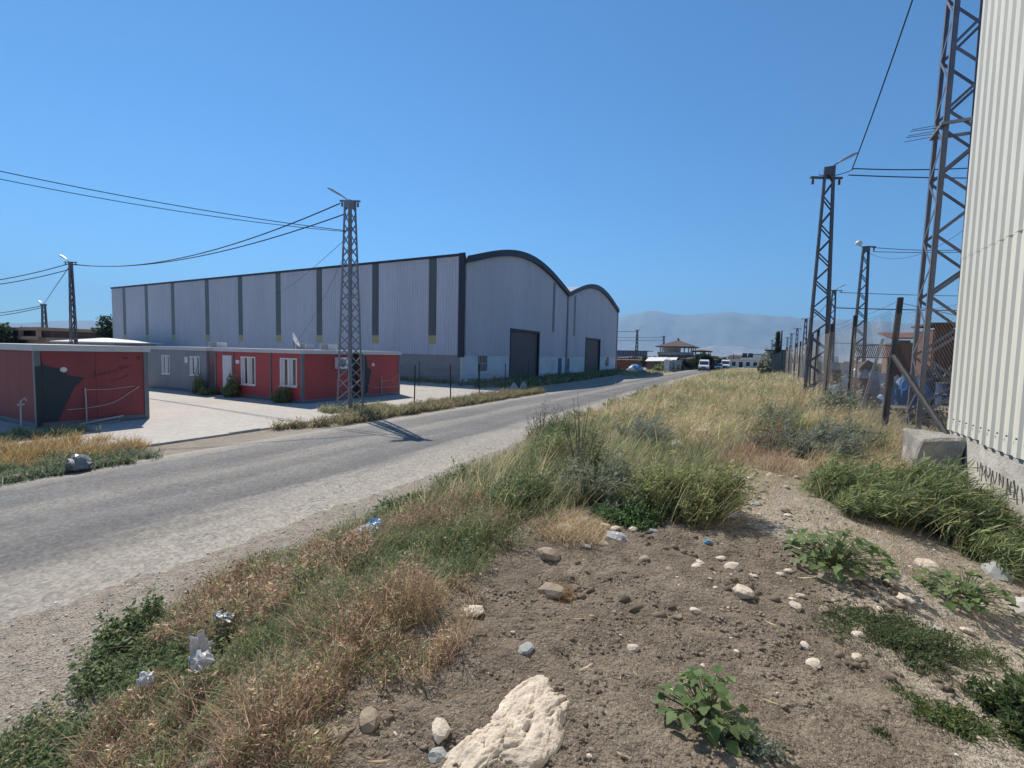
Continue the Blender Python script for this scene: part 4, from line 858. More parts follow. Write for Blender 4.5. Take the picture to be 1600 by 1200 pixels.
litter('small white and yellow packet in the weeds near the bottom left', -3.42, 1.45, .045, .035, .045, 3, bagw, .25, amp=1.1, freq=3.2)
litter('white scrap of film above the white bag', -3.5, 2.0, .1, .04, .03, 4, bagg, .22, amp=.6)
litter('big grey rubbish sack in the verge across the road', -12.75, 4.3, .24, .22, .24, 5, bagg, .12)
litter('white rubbish bag by the road edge amid weeds', -3.62, 3.55, .12, .11, .11, 6, bagw, .13)
litter('pale blue torn bag on the rubbish beside the road', -3.75, 3.85, .11, .08, .07, 7, tarpl, .14, amp=.8)
litter('small whitish bag behind the blue torn bag', -4.05, 3.9, .1, .08, .05, 8, bagw, .1, amp=.6)
litter('flat greenish plastic sheet among broad leaves by the road', -4.75, 5.2, .2, .14, .06, 9, bagg, .1, amp=.6)
litter('crumpled white and blue wrapper on the dug soil', -1.05, 3.95, .09, .07, .045, 10, bagw, .01, amp=.6)
litter('small blue wrapper lying on the dark soil', -.32, 4.28, .034, .026, .022, 11, tarpl, .01, amp=.6)
litter('white wrapper at the foot of the middle shrub', -.2, 5.05, .09, .06, .05, 12, bagw, .02, amp=.6)
litter('left of two white sacks by the yard fence', -15.45, 29.4, .28, .25, .55, 13, bagw, 0.1, name='sack', cat='sack')
litter('right of two white sacks by the yard fence, the taller one', -15.2, 30.4, .25, .22, .6, 14, bagw, 0.1, name='sack', cat='sack')
tag(lump((-19.7, 84.3, .1), 1.25, .9, 1.2, 15, tarpl, 'tarpaulin_heap'), 'heap under a blue and white tarpaulin right of the warehouse', 'heap')
tag(lump((-20.3, 83.2, .05), .8, .6, .7, 16, bagw, 'sack_heap'), 'white sacks at the foot of the blue tarpaulin heap', 'heap')
tag(lump((-17.0, 78, .05), .7, .5, .5, 18, bagg, 'rubble_heap'), 'pale rubble heap by the road before the tarpaulin', 'heap')
zs = 1.1; dk_cover = plastic('dark_tarpaulin', (.07, .07, .08), .1)
tag(lump((3.45, 20.5, zs), 1.0, .6, 1.25, 21, tarpw, 'tarpaulin_heap', 4, amp=.75, freq=2.6), 'grey-blue tarpaulin draped over goods behind the fence', 'heap')
tag(lump((4.5, 21.5, zs), 1.0, .6, 1.0, 22, tarpw, 'tarpaulin_heap', 4, amp=.75, freq=2.6), 'second pale tarpaulin heap touching the first behind the fence', 'heap')
tag(lump((3.95, 17.8, zs), .6, .45, 1.05, 23, tarpb, 'tarpaulin_heap', 4, amp=.7, freq=2.6), 'bright blue tarpaulin bundle by the tall pylon', 'heap')
tag(lump((4.9, 18.6, zs), .6, .5, 1.4, 24, dk_cover, 'tarpaulin_heap', 4, amp=.8, freq=2.6), 'grey covered stack right of the blue bundle', 'heap')
# scrap yard
gt = thing('steel_grate', 'rusty steel bar grating propped on poles behind the fence', 'grating', (2.35, 16.6, 2.85))
for k in range(20): MB().beam((.05 * k, .03 * k, .0), (.05 * k + .08, .03 * k, .36), .02).build('bar', rust, gt)
MB().beam((-.03, 0, .36), (1.1, .6, .38), .03).beam((-.03, 0, .0), (1.0, .6, .02), .03).build('rail', rust, gt)
for x, y in ((.15, .08), (.95, .55)): MB().beam((x, y, -1.75), (x, y, 0), .05).build('prop', rust, gt)
def sheets(name, label, x, y, z, W, Hh, n, m, cat, rz=0):
    t = thing(name, label, cat, (x, y, z), rz)
    for k in range(n): ribbed((W * k / n, .02 * (k % 2), 0), (1, 0, 0), W / n - .01, (0, -1, 0), -.05 * (k % 3), Hh - .07 * ((k * 5) % 3), .12, .03).rec().build('sheet', m, t)
    return t
r1 = sheets('rusty_hut', 'rust brown corrugated hut behind the tall pylon', 5.0, 20, 1.0, 1.4, 3.0, 3, rust, 'hut'); MB().box(0, 1.4, .1, 2, .0, 2.85).build('body', rust, r1); MB().box(-.15, 1.55, -.15, 2.1, 3.0, 3.06).build('roof', rust, r1)
r2 = sheets('rusty_lean_to', 'rusty sheet roofed lean-to between post and pylon', 5.2, 26, 1.0, 2.2, 2.7, 4, rust, 'lean-to'); MB().box(0, 2.2, .1, 2.2, 0, 2.6).build('body', brick_m, r2); MB().prism([(-.2, -.3, 2.75), (2.4, -.3, 2.75), (2.4, 2.4, 3.1), (-.2, 2.4, 3.1)], (0, 0, .06)).build('roof', rust, r2)
wood = mat('grey_wood', (.26, .225, .185), .9, var=.35, scale=4)
pal = None
for k, (x, y, rz) in enumerate([(3.35, 14.6, .2), (3.4, 14.6, .15), (3.3, 14.65, .25), (4.6, 15.4, .1), (4.65, 15.4, .2), (4.6, 15.45, .1)]):
    p = thing('wooden_pallet', ['bottom', 'middle', 'top'][k % 3] + ' pallet of the low stack ' + ['at the leaning post', 'behind the tall pylon'][k // 3], 'pallet', (x, y, 1.22 + .15 * (k % 3)), rz, 'stacked pallets')
    for j in range(5): MB().box(-.5, .5, -.4 + .18 * j, -.3 + .18 * j, .1, .125).build('slat', wood, p)
    for j in (-.46, -.04, .38): MB().box(j, j + .08, -.42, .42, 0, .1).build('bearer', wood, p)
lw = thing('yard_wall', 'low pale block wall far behind the wire fence', 'wall', (3.0, 46, .8))
for k in range(12): MB().box(1.5 * k, 1.5 * k + 1.48, 0, .2, 0, 1.9 - .1 * (k % 2)).build('panel', rend_m, lw)
dk = mat('scrap_metal', (.10, .09, .085), .7, metal=.3, var=.4, scale=4, dirt=(.2, .08, .05), dirt_amt=.7)
for k, (x, y, a, b, c_) in enumerate([(5.1, 16.8, .7, .7, 1.1), (6.2, 18.0, .9, .9, 1.6), (2.95, 18.6, .35, .6, .9), (3.1, 25, .7, .9, 1.2), (4.6, 29, 1.2, 1.2, 1.4), (3.4, 33, .8, 1.0, 1.1)]):
    tag(lump((x, y, 1.0), a, b, c_, 30 + k, dk, 'scrap_heap', amp=.7, freq=3.5), 'dark jagged scrap heap among the clutter behind the fence', 'scrap heap', 'scrap heaps')
for k, (a, b) in enumerate([((4.5, 15.6, 1.6), (6.0, 17.0, 2.5)), ((4.3, 15.2, 1.4), (5.9, 16.4, 2.0)), ((2.7, 16.9, 1.2), (3.1, 16.9, 3.4))]):
    tag(MB().beam(a, b, .07).build('steel_bar', galv), ['upper slanting steel bar among the scrap behind the tall pylon', 'lower slanting steel bar among the scrap behind the tall pylon', 'upright timber prop beside the propped grating'][k], 'bar')

for k, (x, y, m_, l_) in enumerate([(3.0, 19.3, rust, 'rusty oil drum behind the second fence post'), (4.75, 17.3, bluewin, 'dark blue drum behind the tall pylon'), (5.4, 17.6, rust, 'rusty drum farther right behind the tall pylon'), (2.9, 23.6, rust, 'rusty drum near the lamp pylon foot')]):
    t = thing('oil_drum', l_, 'drum', (x, y, surf(x, y))); MB().tube([(0, 0, 0), (0, 0, .3), (0, 0, .31), (0, 0, .33), (0, 0, .6), (0, 0, .61), (0, 0, .63), (0, 0, .9)], [.29, .29, .31, .29, .29, .31, .29, .29], 18).build('barrel', m_, t); MB().tube([(0, 0, .9), (0, 0, .93)], .3, 18).build('rim', dk, t)
for k, (x, y, z, rz) in enumerate([(4.85, 18.9, 0, .1), (4.85, 18.95, .55, .25), (5.0, 15.9, 0, -.2), (5.6, 24.0, 0, .3), (5.6, 24.0, .55, .1), (3.0, 28.5, 0, .2)]):
    t = thing('wooden_crate', ['lower crate of the stack behind the blue tarpaulin bundle', 'upper crate of the stack behind the blue tarpaulin bundle', 'single crate at the foot of the tall pylon', 'lower crate by the rusty lean-to', 'upper crate by the rusty lean-to', 'crate farther along behind the fence'][k], 'crate', (x, y, surf(x, y) + z), rz)
    for j in range(4):
        for s_ in (-1, 1): MB().box(-.4, .4, s_ * .34 - .015, s_ * .34 + .015, .02 + .13 * j, .12 + .13 * j).build('slat', wood, t); MB().box(s_ * .4 - .015, s_ * .4 + .015, -.32, .32, .02 + .13 * j, .12 + .13 * j).build('slat', wood, t)
    MB().box(-.38, .38, -.32, .32, 0, .5).build('contents', dk, t)

# ------------------------------------------------------------------ rocks
lime = mat('pale_limestone', (.60, .51, .41), .92, var=.22, scale=9, dirt=(.36, .29, .22), dirt_amt=.6, bmp=.02); greyst = mat('grey_stone', (.33, .34, .32), .9, var=.2, scale=12, bmp=.01); brownst = mat('brown_stone', (.30, .24, .18), .95, var=.25, scale=12, dirt=(.2, .15, .11), bmp=.01)
ROCKS = []
for s in range(6):
    o = lump((0, 0, -50), 1, .8, .62, 60 + s, lime, 'stone', 2, .45, 1.3, False); ROCKS.append(o.data); bpy.data.objects.remove(o)
ROCKD = {}
def rock(x, y, r, k, label, m=lime, group=None, sq=1., sink=.25, name='stone', cat='stone'):
    key = (k % 6, m.name)
    if key not in ROCKD: d = ROCKS[k % 6].copy(); d.materials.clear(); d.materials.append(m); ROCKD[key] = d
    o = bpy.data.objects.new(name, ROCKD[key]); COL.objects.link(o); o.scale = (r, r, r * sq); o.rotation_euler = (random.uniform(-.3, .3), random.uniform(-.3, .3), k * 1.7)
    o.location = (x, y, surf(x, y) + r * .6 * sq * (1 - 2 * sink)); return tag(o, label, cat, group)
# the big boulder half sunk in the soil
import bmesh
bm = bmesh.new(); bmesh.ops.create_icosphere(bm, subdivisions=6, radius=1); co = np.array([v.co for v in bm.verts])
th = np.arctan2(co[:, 1], co[:, 0]); d = 1 + .16 * np.sin(th * 3 + 1) + .1 * np.sin(th * 5 + 2) + .3 * fbm(co[:, 0] * 1.5 + 5, co[:, 1] * 1.5 + co[:, 2], 71, 4)
det = .03 * fbm(co[:, 0] * 6 + co[:, 2] * 3, co[:, 1] * 6 - co[:, 2] * 4, 73, 5) + .025 * fbm(co[:, 0] * 22 + co[:, 2] * 9, co[:, 1] * 22, 75, 3) - .02 * np.clip(fbm(co[:, 0] * 9, co[:, 1] * 9 + co[:, 2] * 4, 77, 3) - .12, 0, 1) * 6
zz = np.sign(co[:, 2]) * np.abs(co[:, 2]) ** .6
P = np.stack([co[:, 0] * d * .17, co[:, 1] * d * .40, zz * .09], 1) + co * det[:, None] * np.array([.6, .6, 1.])
P[:, 2] += P[:, 1] * .05
ca, sa = math.cos(R_(-14)), math.sin(R_(-14)); P = np.stack([P[:, 0] * ca - P[:, 1] * sa, P[:, 0] * sa + P[:, 1] * ca, P[:, 2]], 1)
s = MB(); s.v = [tuple(p) for p in P]; s.f = [tuple(v.index for v in f.verts) for f in bm.faces]; bm.free()
tag(s.build('boulder', lime, None, (-.86, 1.66, 1.09), True), 'big pale limestone boulder half buried in the foreground soil', 'boulder')
ST = [(-1.51, 2.39, .07, lime, 'bright white stone at the lower edge of the dry weeds'), (-1.04, 2.19, .05, greyst, 'rounded blue-grey pebble on the soil above the boulder'), (-.55, 2.57, .035, lime, 'pointed cream stone on bare soil right of the boulder top'),
    (-.02, 3.45, .085, lime, 'flat pale stone on the crest of the dug soil'), (-.1, 3.85, .06, lime, 'white slab above the flat pale stone'), (.99, 4.15, .06, lime, 'cream stone between the two leafy plants'), (.95, 4.35, .05, lime, 'cream stone behind another between the leafy plants'),
    (1.33, 4.97, .1, lime, 'largest pale rubble stone left of the wall shrub'), (1.85, 4.75, .13, conc, 'flat concrete slab piece at the right edge'), (-1.40, 1.40, .055, brownst, 'rounded mottled stone under the dry weeds'), (-1.47, 1.28, .055, brownst, 'brown stone beside the mottled one under dry weeds'),
    (-.25, 5.2, .06, lime, 'white stone by the middle shrub edge'), (-.03, 6.8, .07, lime, 'pale stone on the path beyond the middle shrub'), (-1.05, 10.4, .22, lime, 'large pale rock in the grass right of the path'), (-1.25, 8.5, .2, lime, 'pale rubble lump where the path meets the grass'),
    (-1.17, 2.83, .09, brownst, 'grey brown stone beside the orange dry tuft'), (-1.10, 1.50, .05, lime, 'angular white stone touching the boulder side'), (-1.05, 1.42, .045, greyst, 'grey stone lying against the boulder foot'), (-1.5, 3.9, .1, lime, 'buff stone at the left end of the soil patch'), (-1.38, 3.3, .1, brownst, 'buff stone under the dry tuft'),
    (-.95, 4.2, .05, lime, 'white stone at the base of the big middle shrub'), (-5.3, 7.3, .13, lime, 'white stone at the grassy road edge'), (-5.45, 7.0, .1, lime, 'second white stone at the grassy road edge'), (1.95, 5.55, .14, greyst, 'grey rock under the shrub by the wall'), (2.15, 9.9, .16, lime, 'pale rock at the base of the leaning fence post'),
    (-12.9, 3.3, .2, brownst, 'buff stone in the verge across the road at left'), (-13.0, 5.1, .12, brownst, 'dark stone lying at the road edge at left')]
for k, (x, y, r, m, l_) in enumerate(ST): rock(x, y, r, k, l_, m, None, .8)
for k in range(95):   # loose pale stones nobody could tell apart
    x, y = random.uniform(-1.4, 1.3), random.choice([random.uniform(1.6, 5.2), random.uniform(3.5, 6.8)])
    if y > 5: x = random.uniform(-.3, .8)
    if k % 3 == 0: x, y = random.gauss(-.1, .5), random.gauss(3.7, .4)
    if abs(x + .9) < .35 and y < 2.3: continue
    rock(x, y, .009 + .035 * random.random() ** 2, k, 'small pale stone lying loose on the bare soil', [lime, lime, brownst][k % 3], 'small loose stones on the soil', .8)
for k in range(44):   # pale rubble along the path and by the leafy plants
    if k < 18: x, y = random.gauss(.1, .28), random.uniform(5.2, 7.8); l_ = 'pale rubble piece on the path between the shrubs'; g_ = 'rubble on the path'
    elif k < 30: x, y = random.gauss(1.35, .3), random.uniform(3.7, 5.2); l_ = 'pale rubble piece on the gravelly soil at the right'; g_ = 'rubble at the right'
    else: x, y = random.gauss(-1.2, .22), random.uniform(3.6, 4.4); l_ = 'pale rubble piece at the grass edge left of the middle shrub'; g_ = 'rubble at the grass edge'
    rock(x, y, random.uniform(.02, .06), k + 3, l_, [lime, lime, greyst, brownst][k % 4], g_, .75)
ico = np.array([(0, 0, 1), (.894, 0, .447), (.276, .851, .447), (-.724, .526, .447), (-.724, -.526, .447), (.276, -.851, .447), (.724, .526, -.447), (-.276, .851, -.447), (-.894, 0, -.447), (-.276, -.851, -.447), (.724, -.526, -.447), (0, 0, -1)])
icf = np.array([(0, 1, 2), (0, 2, 3), (0, 3, 4), (0, 4, 5), (0, 5, 1), (1, 6, 2), (2, 7, 3), (3, 8, 4), (4, 9, 5), (5, 10, 1), (2, 6, 7), (3, 7, 8), (4, 8, 9), (5, 9, 10), (1, 10, 6), (6, 11, 7), (7, 11, 8), (8, 11, 9), (9, 11, 10), (10, 11, 6)])
def pebbles(name, label, cat, X, Y, S, cols, m, flat=.6):
    n = len(X); v = (ico[None] + .27 * RNG.normal(size=(n, 12, 3))) * S[:, None, None] * np.array([1, .8, flat]) * (.7 + .6 * RNG.random((n, 1, 3))); a = RNG.random(n) * 6.28
    v = np.stack([v[..., 0] * np.cos(a)[:, None] - v[..., 1] * np.sin(a)[:, None], v[..., 0] * np.sin(a)[:, None] + v[..., 1] * np.cos(a)[:, None], v[..., 2]], -1)
    v += np.stack([X, Y, tz(X, Y) + S * .2], 1)[:, None]; t = icf[None] + 12 * np.arange(n)[:, None, None]
    o = np_mesh(name, v.reshape(-1, 3), t.reshape(-1, 3), m, np.repeat(cols, 12, 0)); return tag(o, label, cat, None, 'stuff')
stone_m = foliage_mat('loose_stone', .0, .9)
n = 2600; Xp = RNG.uniform(-1.5, 1.0, n); Yp = RNG.uniform(2.9, 5.0, n); keep = (fbm(Xp * 2, Yp * 2, 59) + .06 * RNG.normal(size=n)) > .13; Xp, Yp = Xp[keep], Yp[keep]; n = len(Xp); k = RNG.random((n, 1))
pebbles('soil_clods', 'larger broken clods along the crest of the dug soil', 'soil clods', Xp, Yp, .006 + .03 * RNG.random(n) ** 3, (1 - k) * np.array([.115, .09, .068]) + k * np.array([.215, .172, .13]), stone_m, .75)
n = 6500; Xp = RNG.uniform(-1.8, 2.2, n); Yp = .9 + 6 * RNG.random(n) ** 1.3; keep = (fbm(Xp * 1.1, Yp * 1.1, 57) + .35 * fbm(Xp * 5, Yp * 5, 58) + .25 * sstep(.6, 1.6, Xp) + .1 * RNG.normal(size=n)) > .1; Xp, Yp = Xp[keep], Yp[keep]; n = len(Xp); k = RNG.random((n, 1)) ** 2
pebbles('pebbles', 'scattered pale pebbles on the dug soil in the foreground', 'pebbles', Xp, Yp, .0025 + .015 * RNG.random(n) ** 5, (1 - k) * np.array([.27, .22, .175]) + k * np.array([.62, .56, .48]), stone_m)
n = 30000; Xp = RNG.uniform(-1.9, 1.0, n); Yp = .9 + 4.8 * RNG.random(n) ** 1.2; keep = (fbm(Xp * 1.4, Yp * 1.4, 55) + .4 * fbm(Xp * 6, Yp * 6, 56)) > .07; Xp, Yp = Xp[keep], Yp[keep]; n = len(Xp); k = RNG.random((n, 1))
pebbles('soil_clods', 'crumbly dark clods of dug earth in the foreground', 'soil clods', Xp, Yp, .003 + .014 * RNG.random(n) ** 4, (1 - k) * np.array([.125, .098, .075]) + k * np.array([.24, .194, .148]), stone_m, .7)
n = 9000; Yp = .6 + 15 * RNG.random(n) ** 1.5; Xp = foot(Yp) + .4 - 2.6 * RNG.random(n) ** 1.4; k = RNG.random((n, 1))
pebbles('gravel', 'loose gravel along the near road shoulder', 'gravel', Xp, Yp, .004 + .016 * RNG.random(n) ** 5, (1 - k) * np.array([.32, .28, .23]) + k * np.array([.60, .55, .48]), stone_m, .65)

# ------------------------------------------------------------------ plants
class NA:
    def __init__(s): s.V = []; s.T = []; s.C = []; s.n = 0
    def add(s, v, t, c): s.V.append(v.reshape(-1, 3)); s.T.append(t.reshape(-1, 3) + s.n); s.C.append(c.reshape(-1, 3)); s.n += s.V[-1].shape[0]; return s
    def build(s, name, m, parent=None, loc=(0, 0, 0)): return np_mesh(name, np.concatenate(s.V), np.concatenate(s.T), m, np.clip(np.concatenate(s.C), 0, 1), parent, loc)
WIND = math.atan2(.47, .88)
def blades(na, P, H, W, az, lean, bend, c0, c1, seg=3, droop=.35):
    """curved grass blades: P (n,3) feet, H length, W width, az lean direction"""
    n = len(P); t = np.linspace(0, 1, seg + 1)[None]; H = H[:, None]; off = H * (lean[:, None] * t + bend[:, None] * t ** 2); z = H * (t - droop * bend[:, None] * t ** 2)
    z = z * np.sqrt(np.clip(1 - .35 * lean[:, None] ** 2, .2, 1))
    ctr = np.stack([P[:, 0:1] + off * np.cos(az)[:, None], P[:, 1:2] + off * np.sin(az)[:, None], P[:, 2:3] + z], -1)
    wa = RNG.random(n) * 6.283; wd = np.stack([np.cos(wa), np.sin(wa), 0 * wa], 1)[:, None] * (W[:, None] * np.array([.75, 1., .7, .4, .2][:seg + 1])[None] * .5)[..., None]
    wd = wd[:, :seg]; v = np.empty((n, 2 * seg + 1, 3)); v[:, 0:2 * seg:2] = ctr[:, :seg] - wd; v[:, 1:2 * seg:2] = ctr[:, :seg] + wd; v[:, 2 * seg] = ctr[:, seg]
    tr = []
    for i in range(seg - 1): tr += [(2 * i, 2 * i + 1, 2 * i + 3), (2 * i, 2 * i + 3, 2 * i + 2)]
    tr.append((2 * seg - 2, 2 * seg - 1, 2 * seg)); tr = np.array(tr)[None] + (2 * seg + 1) * np.arange(n)[:, None, None]
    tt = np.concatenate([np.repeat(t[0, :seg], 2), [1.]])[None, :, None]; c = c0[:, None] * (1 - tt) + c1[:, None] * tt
    na.add(v, tr, c); return ctr[:, seg]
def leafs(na, P, D, S, Wd, c, fold=.25):
    """pointed leaves: foot P, direction D, length S, width Wd"""
    n = len(P); D = D / np.linalg.norm(D, axis=1, keepdims=True); r = RNG.normal(size=(n, 3)); a = np.cross(D, r); a /= np.linalg.norm(a, axis=1, keepdims=True) + 1e-9; b = np.cross(a, D)
    m = P + D * (S * .5)[:, None]; v = np.stack([P, m + a * (Wd / 2)[:, None] + b * (Wd * fold)[:, None], P + D * S[:, None] - b * (S * .12)[:, None], m - a * (Wd / 2)[:, None] + b * (Wd * fold)[:, None]], 1)
    na.add(v, np.array([(0, 1, 2), (0, 2, 3)])[None] + 4 * np.arange(n)[:, None, None], np.repeat(c[:, None], 4, 1))
def cmix(n, cols, wts=None, jit=.18):
    cols = np.array(cols); k = RNG.choice(len(cols), n, p=wts); return cols[k] * (1 + jit * RNG.normal(size=(n, 1))) * (1 + .06 * RNG.normal(size=(n, 3)))
def feet(X, Y, sink=.01): return np.stack([X, Y, tz(X, Y) - sink], 1)
def inpoly(X, Y, poly):
    r = np.zeros(len(X), bool); j = len(poly) - 1
    for i in range(len(poly)):
        xi, yi = poly[i]; xj, yj = poly[j]; r ^= ((yi > Y) != (yj > Y)) & (X < (xj - xi) * (Y - yi) / (yj - yi + 1e-12) + xi); j = i
    return r
STRAW = [(0.696, 0.562, 0.333), (0.616, 0.495, 0.285), (0.777, 0.643, 0.428), (0.509, 0.415, 0.254)]; OLIVE = [(0.338, 0.351, 0.182), (0.419, 0.405, 0.243), (0.27, 0.297, 0.151)]; GREEN = [(0.162, 0.225, 0.101), (0.209, 0.264, 0.121), (0.129, 0.181, 0.0911), (0.27, 0.31, 0.173)]
GREYG = [(0.257, 0.284, 0.223), (0.317, 0.342, 0.274), (0.209, 0.245, 0.193)]; REDDRY = [(0.441, 0.259, 0.183), (0.529, 0.339, 0.241), (0.338, 0.205, 0.154), (0.632, 0.473, 0.346)]; TAN = [(0.602, 0.448, 0.314), (0.49, 0.364, 0.251), (0.728, 0.574, 0.43)]

# ---- the field of tall dry grass
def path_left(y): return np.interp(y, [3.2, 4.2, 5.2, 6.2, 7.2, 8.2, 9.2, 10.2, 11], [-1.75, -1.7, -1.3, -.75, -.6, -.45, .2, 1.2, 2.1])
def field(name, label, cat, n, ylo, yhi, hs, w, dens_p, sd, cols, mixf, per=14, rad=.05):
    nt_ = n // per; Y = ylo + (yhi - ylo) * RNG.random(nt_) ** dens_p; x0 = foot(Y) + .1; x1 = np.minimum(2.15, path_left(Y)); X = x0 + (x1 - x0) * RNG.random(nt_)
    edge = np.clip((X - x0) / 1.6, 0, 1); keep = RNG.random(nt_) < (.3 + .7 * edge) * np.clip(.8 + 2.2 * fbm(X * .9, Y * .9, sd + 3), .06, 1); X, Y, edge = X[keep], Y[keep], edge[keep]; nt_ = len(X)
    g = 1.7 * fbm(X * .45, Y * .3, sd) + .6 * fbm(X * 1.7, Y * 1.7, sd + 1) + mixf(X, Y) + .14 * RNG.normal(size=nt_); isg = RNG.random(nt_) < 1 / (1 + np.exp(-g * 14)); tc = np.where(isg[:, None], cmix(nt_, cols[1], None, .25), cmix(nt_, cols[0], None, .25))
    th = RNG.uniform(*hs, nt_) * (.5 + .5 * edge) * np.clip(.75 + 1.5 * fbm(X * .8, Y * .8, sd + 7), .35, 1.4) * np.where(isg, .85, 1.) * np.clip(RNG.lognormal(-.08, .28, nt_), .5, 1.7)
    j = np.repeat(np.arange(nt_), (per * np.clip(RNG.lognormal(-.1, .5, nt_), .3, 2.5)).astype(int)); n = len(j); ra = RNG.random(n) * 6.283; rr = rad * np.abs(RNG.normal(size=n)); bx, by = X[j] + rr * np.cos(ra), Y[j] + rr * np.sin(ra)
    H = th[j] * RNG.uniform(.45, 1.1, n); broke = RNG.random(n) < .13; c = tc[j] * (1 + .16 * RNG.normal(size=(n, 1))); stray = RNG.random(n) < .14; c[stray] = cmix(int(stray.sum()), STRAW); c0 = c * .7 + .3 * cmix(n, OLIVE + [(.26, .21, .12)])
    na = NA(); dx = np.cos(ra) * .55 + np.cos(WIND) * .5 + RNG.normal(size=n) * .5; dy = np.sin(ra) * .55 + np.sin(WIND) * .5 + RNG.normal(size=n) * .5; az = np.arctan2(dy, dx)
    tips = blades(na, feet(bx, by), H, w * np.clip(RNG.lognormal(-.1, .45, n), .4, 2.6), az, np.where(broke, .8 + .8 * RNG.random(n), .05 + .35 * RNG.random(n)), .05 + .5 * RNG.random(n), c0, c, 3)
    k = (~isg[j]) & (RNG.random(n) < .35); m_ = int(k.sum())   # seed heads
    D = np.stack([np.cos(az[k]), np.sin(az[k]), .2 + .6 * RNG.random(m_)], 1); leafs(na, tips[k] - D * .015, D, .04 + .06 * RNG.random(m_), w * 1.7 * (.7 + .6 * RNG.random(m_)), cmix(m_, STRAW[:3]))
    return tag(na.build(name, DRY), label, cat, None, 'stuff')
bias = lambda X, Y: .36 - .24 * sstep(8, 18, Y) + .22 * (1 - sstep(-4.6, -3.0, X)) * (1 - sstep(9, 15, Y)) - .1 * sstep(-3, 0, X) * sstep(7, 9, Y)
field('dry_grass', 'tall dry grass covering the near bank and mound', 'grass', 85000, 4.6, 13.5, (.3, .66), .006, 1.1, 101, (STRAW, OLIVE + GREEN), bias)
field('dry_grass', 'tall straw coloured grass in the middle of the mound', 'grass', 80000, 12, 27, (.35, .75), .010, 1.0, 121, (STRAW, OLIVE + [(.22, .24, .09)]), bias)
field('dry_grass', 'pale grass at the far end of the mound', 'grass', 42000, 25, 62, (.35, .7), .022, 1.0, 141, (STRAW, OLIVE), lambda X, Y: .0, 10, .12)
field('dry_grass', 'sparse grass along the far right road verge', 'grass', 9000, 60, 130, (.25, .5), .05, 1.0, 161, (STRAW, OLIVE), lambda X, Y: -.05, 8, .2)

# ---- weeds on the near bank (mixed green and brown), lower
def patch(name, label, cat, poly, n, hs, w, pal, sd, m=DRY, lean=(.15, .45), bend=(.1, .5), thr=-.5, fq=1.1, seg=3, azs=1.0, kind='stuff', leafy=0, lfs=(.03, .06), lfw=.35):
    poly = list(poly); xs = [p[0] for p in poly]; ys = [p[1] for p in poly]; X = RNG.uniform(min(xs), max(xs), n); Y = RNG.uniform(min(ys), max(ys), n)
    sc_ = max(max(xs) - min(xs), .5) ** .5 * .55; k = inpoly(X + sc_ * fbm(X * 1.6, Y * 1.6, sd + 1) + .08 * sc_ * RNG.normal(size=n), Y + sc_ * fbm(X * 1.6, Y * 1.6, sd + 2) + .08 * sc_ * RNG.normal(size=n), poly) & (fbm(X * fq, Y * fq, sd) + .7 * fbm(X * fq * 4, Y * fq * 4, sd + 4) + .06 * RNG.normal(size=n) > thr); X, Y = X[k], Y[k]; n = len(X)
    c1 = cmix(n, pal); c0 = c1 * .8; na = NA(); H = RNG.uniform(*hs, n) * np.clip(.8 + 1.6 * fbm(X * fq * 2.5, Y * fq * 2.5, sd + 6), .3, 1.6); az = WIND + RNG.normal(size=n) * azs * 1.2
    blades(na, feet(X, Y), H, w * (.7 + .6 * RNG.random(n)), az, RNG.uniform(*lean, n), RNG.uniform(*bend, n), c0, c1, seg)
    if leafy:
        j = RNG.integers(0, n, leafy); t = RNG.random(leafy) ** .7; P = feet(X[j], Y[j]); P[:, 2] += H[j] * t * .85; P[:, 0] += np.cos(az[j]) * H[j] * .3 * t + RNG.normal(size=leafy) * .025; P[:, 1] += np.sin(az[j]) * H[j] * .3 * t + RNG.normal(size=leafy) * .025
        D = RNG.normal(size=(leafy, 3)) * np.array([1, 1, .7]) + np.array([.5, .3, .35]); S = RNG.uniform(*lfs, leafy); leafs(na, P, D, S, S * lfw, cmix(leafy, pal))
    return tag(na.build(name, m), label, cat, None, kind)
patch('bank_weeds', 'mixed green and brown weeds on the near bank above the road', 'weeds', [(-5.2, 3.6), (-5.3, 6.4), (-1.6, 6.4), (-1.6, 3.5), (-2.2, 2.9), (-3.6, 3.1)], 26000, (.12, .38), .006, OLIVE + GREEN + [(.20, .15, .08), (.16, .13, .07)], 201, leafy=26000, lfs=(.018, .045), lfw=.3, thr=-.12)
patch('bank_weeds', 'reddish dead weed patch on the near bank', 'weeds', [(-3.6, 3.4), (-3.5, 4.6), (-2.4, 4.7), (-2.0, 3.4), (-2.6, 3.0)], 7000, (.14, .36), .005, REDDRY[:3] + TAN[:2] + OLIVE[:1], 211, leafy=7000, lfs=(.015, .035), lfw=.35, thr=-.05)
patch('tall_stalks', 'thin pale grass stalks standing on the near bank', 'grass', [(-4.8, 4.2), (-4.8, 7.5), (-1.6, 7), (-1.5, 4)], 2600, (.4, .75), .005, STRAW, 221, thr=0.0)
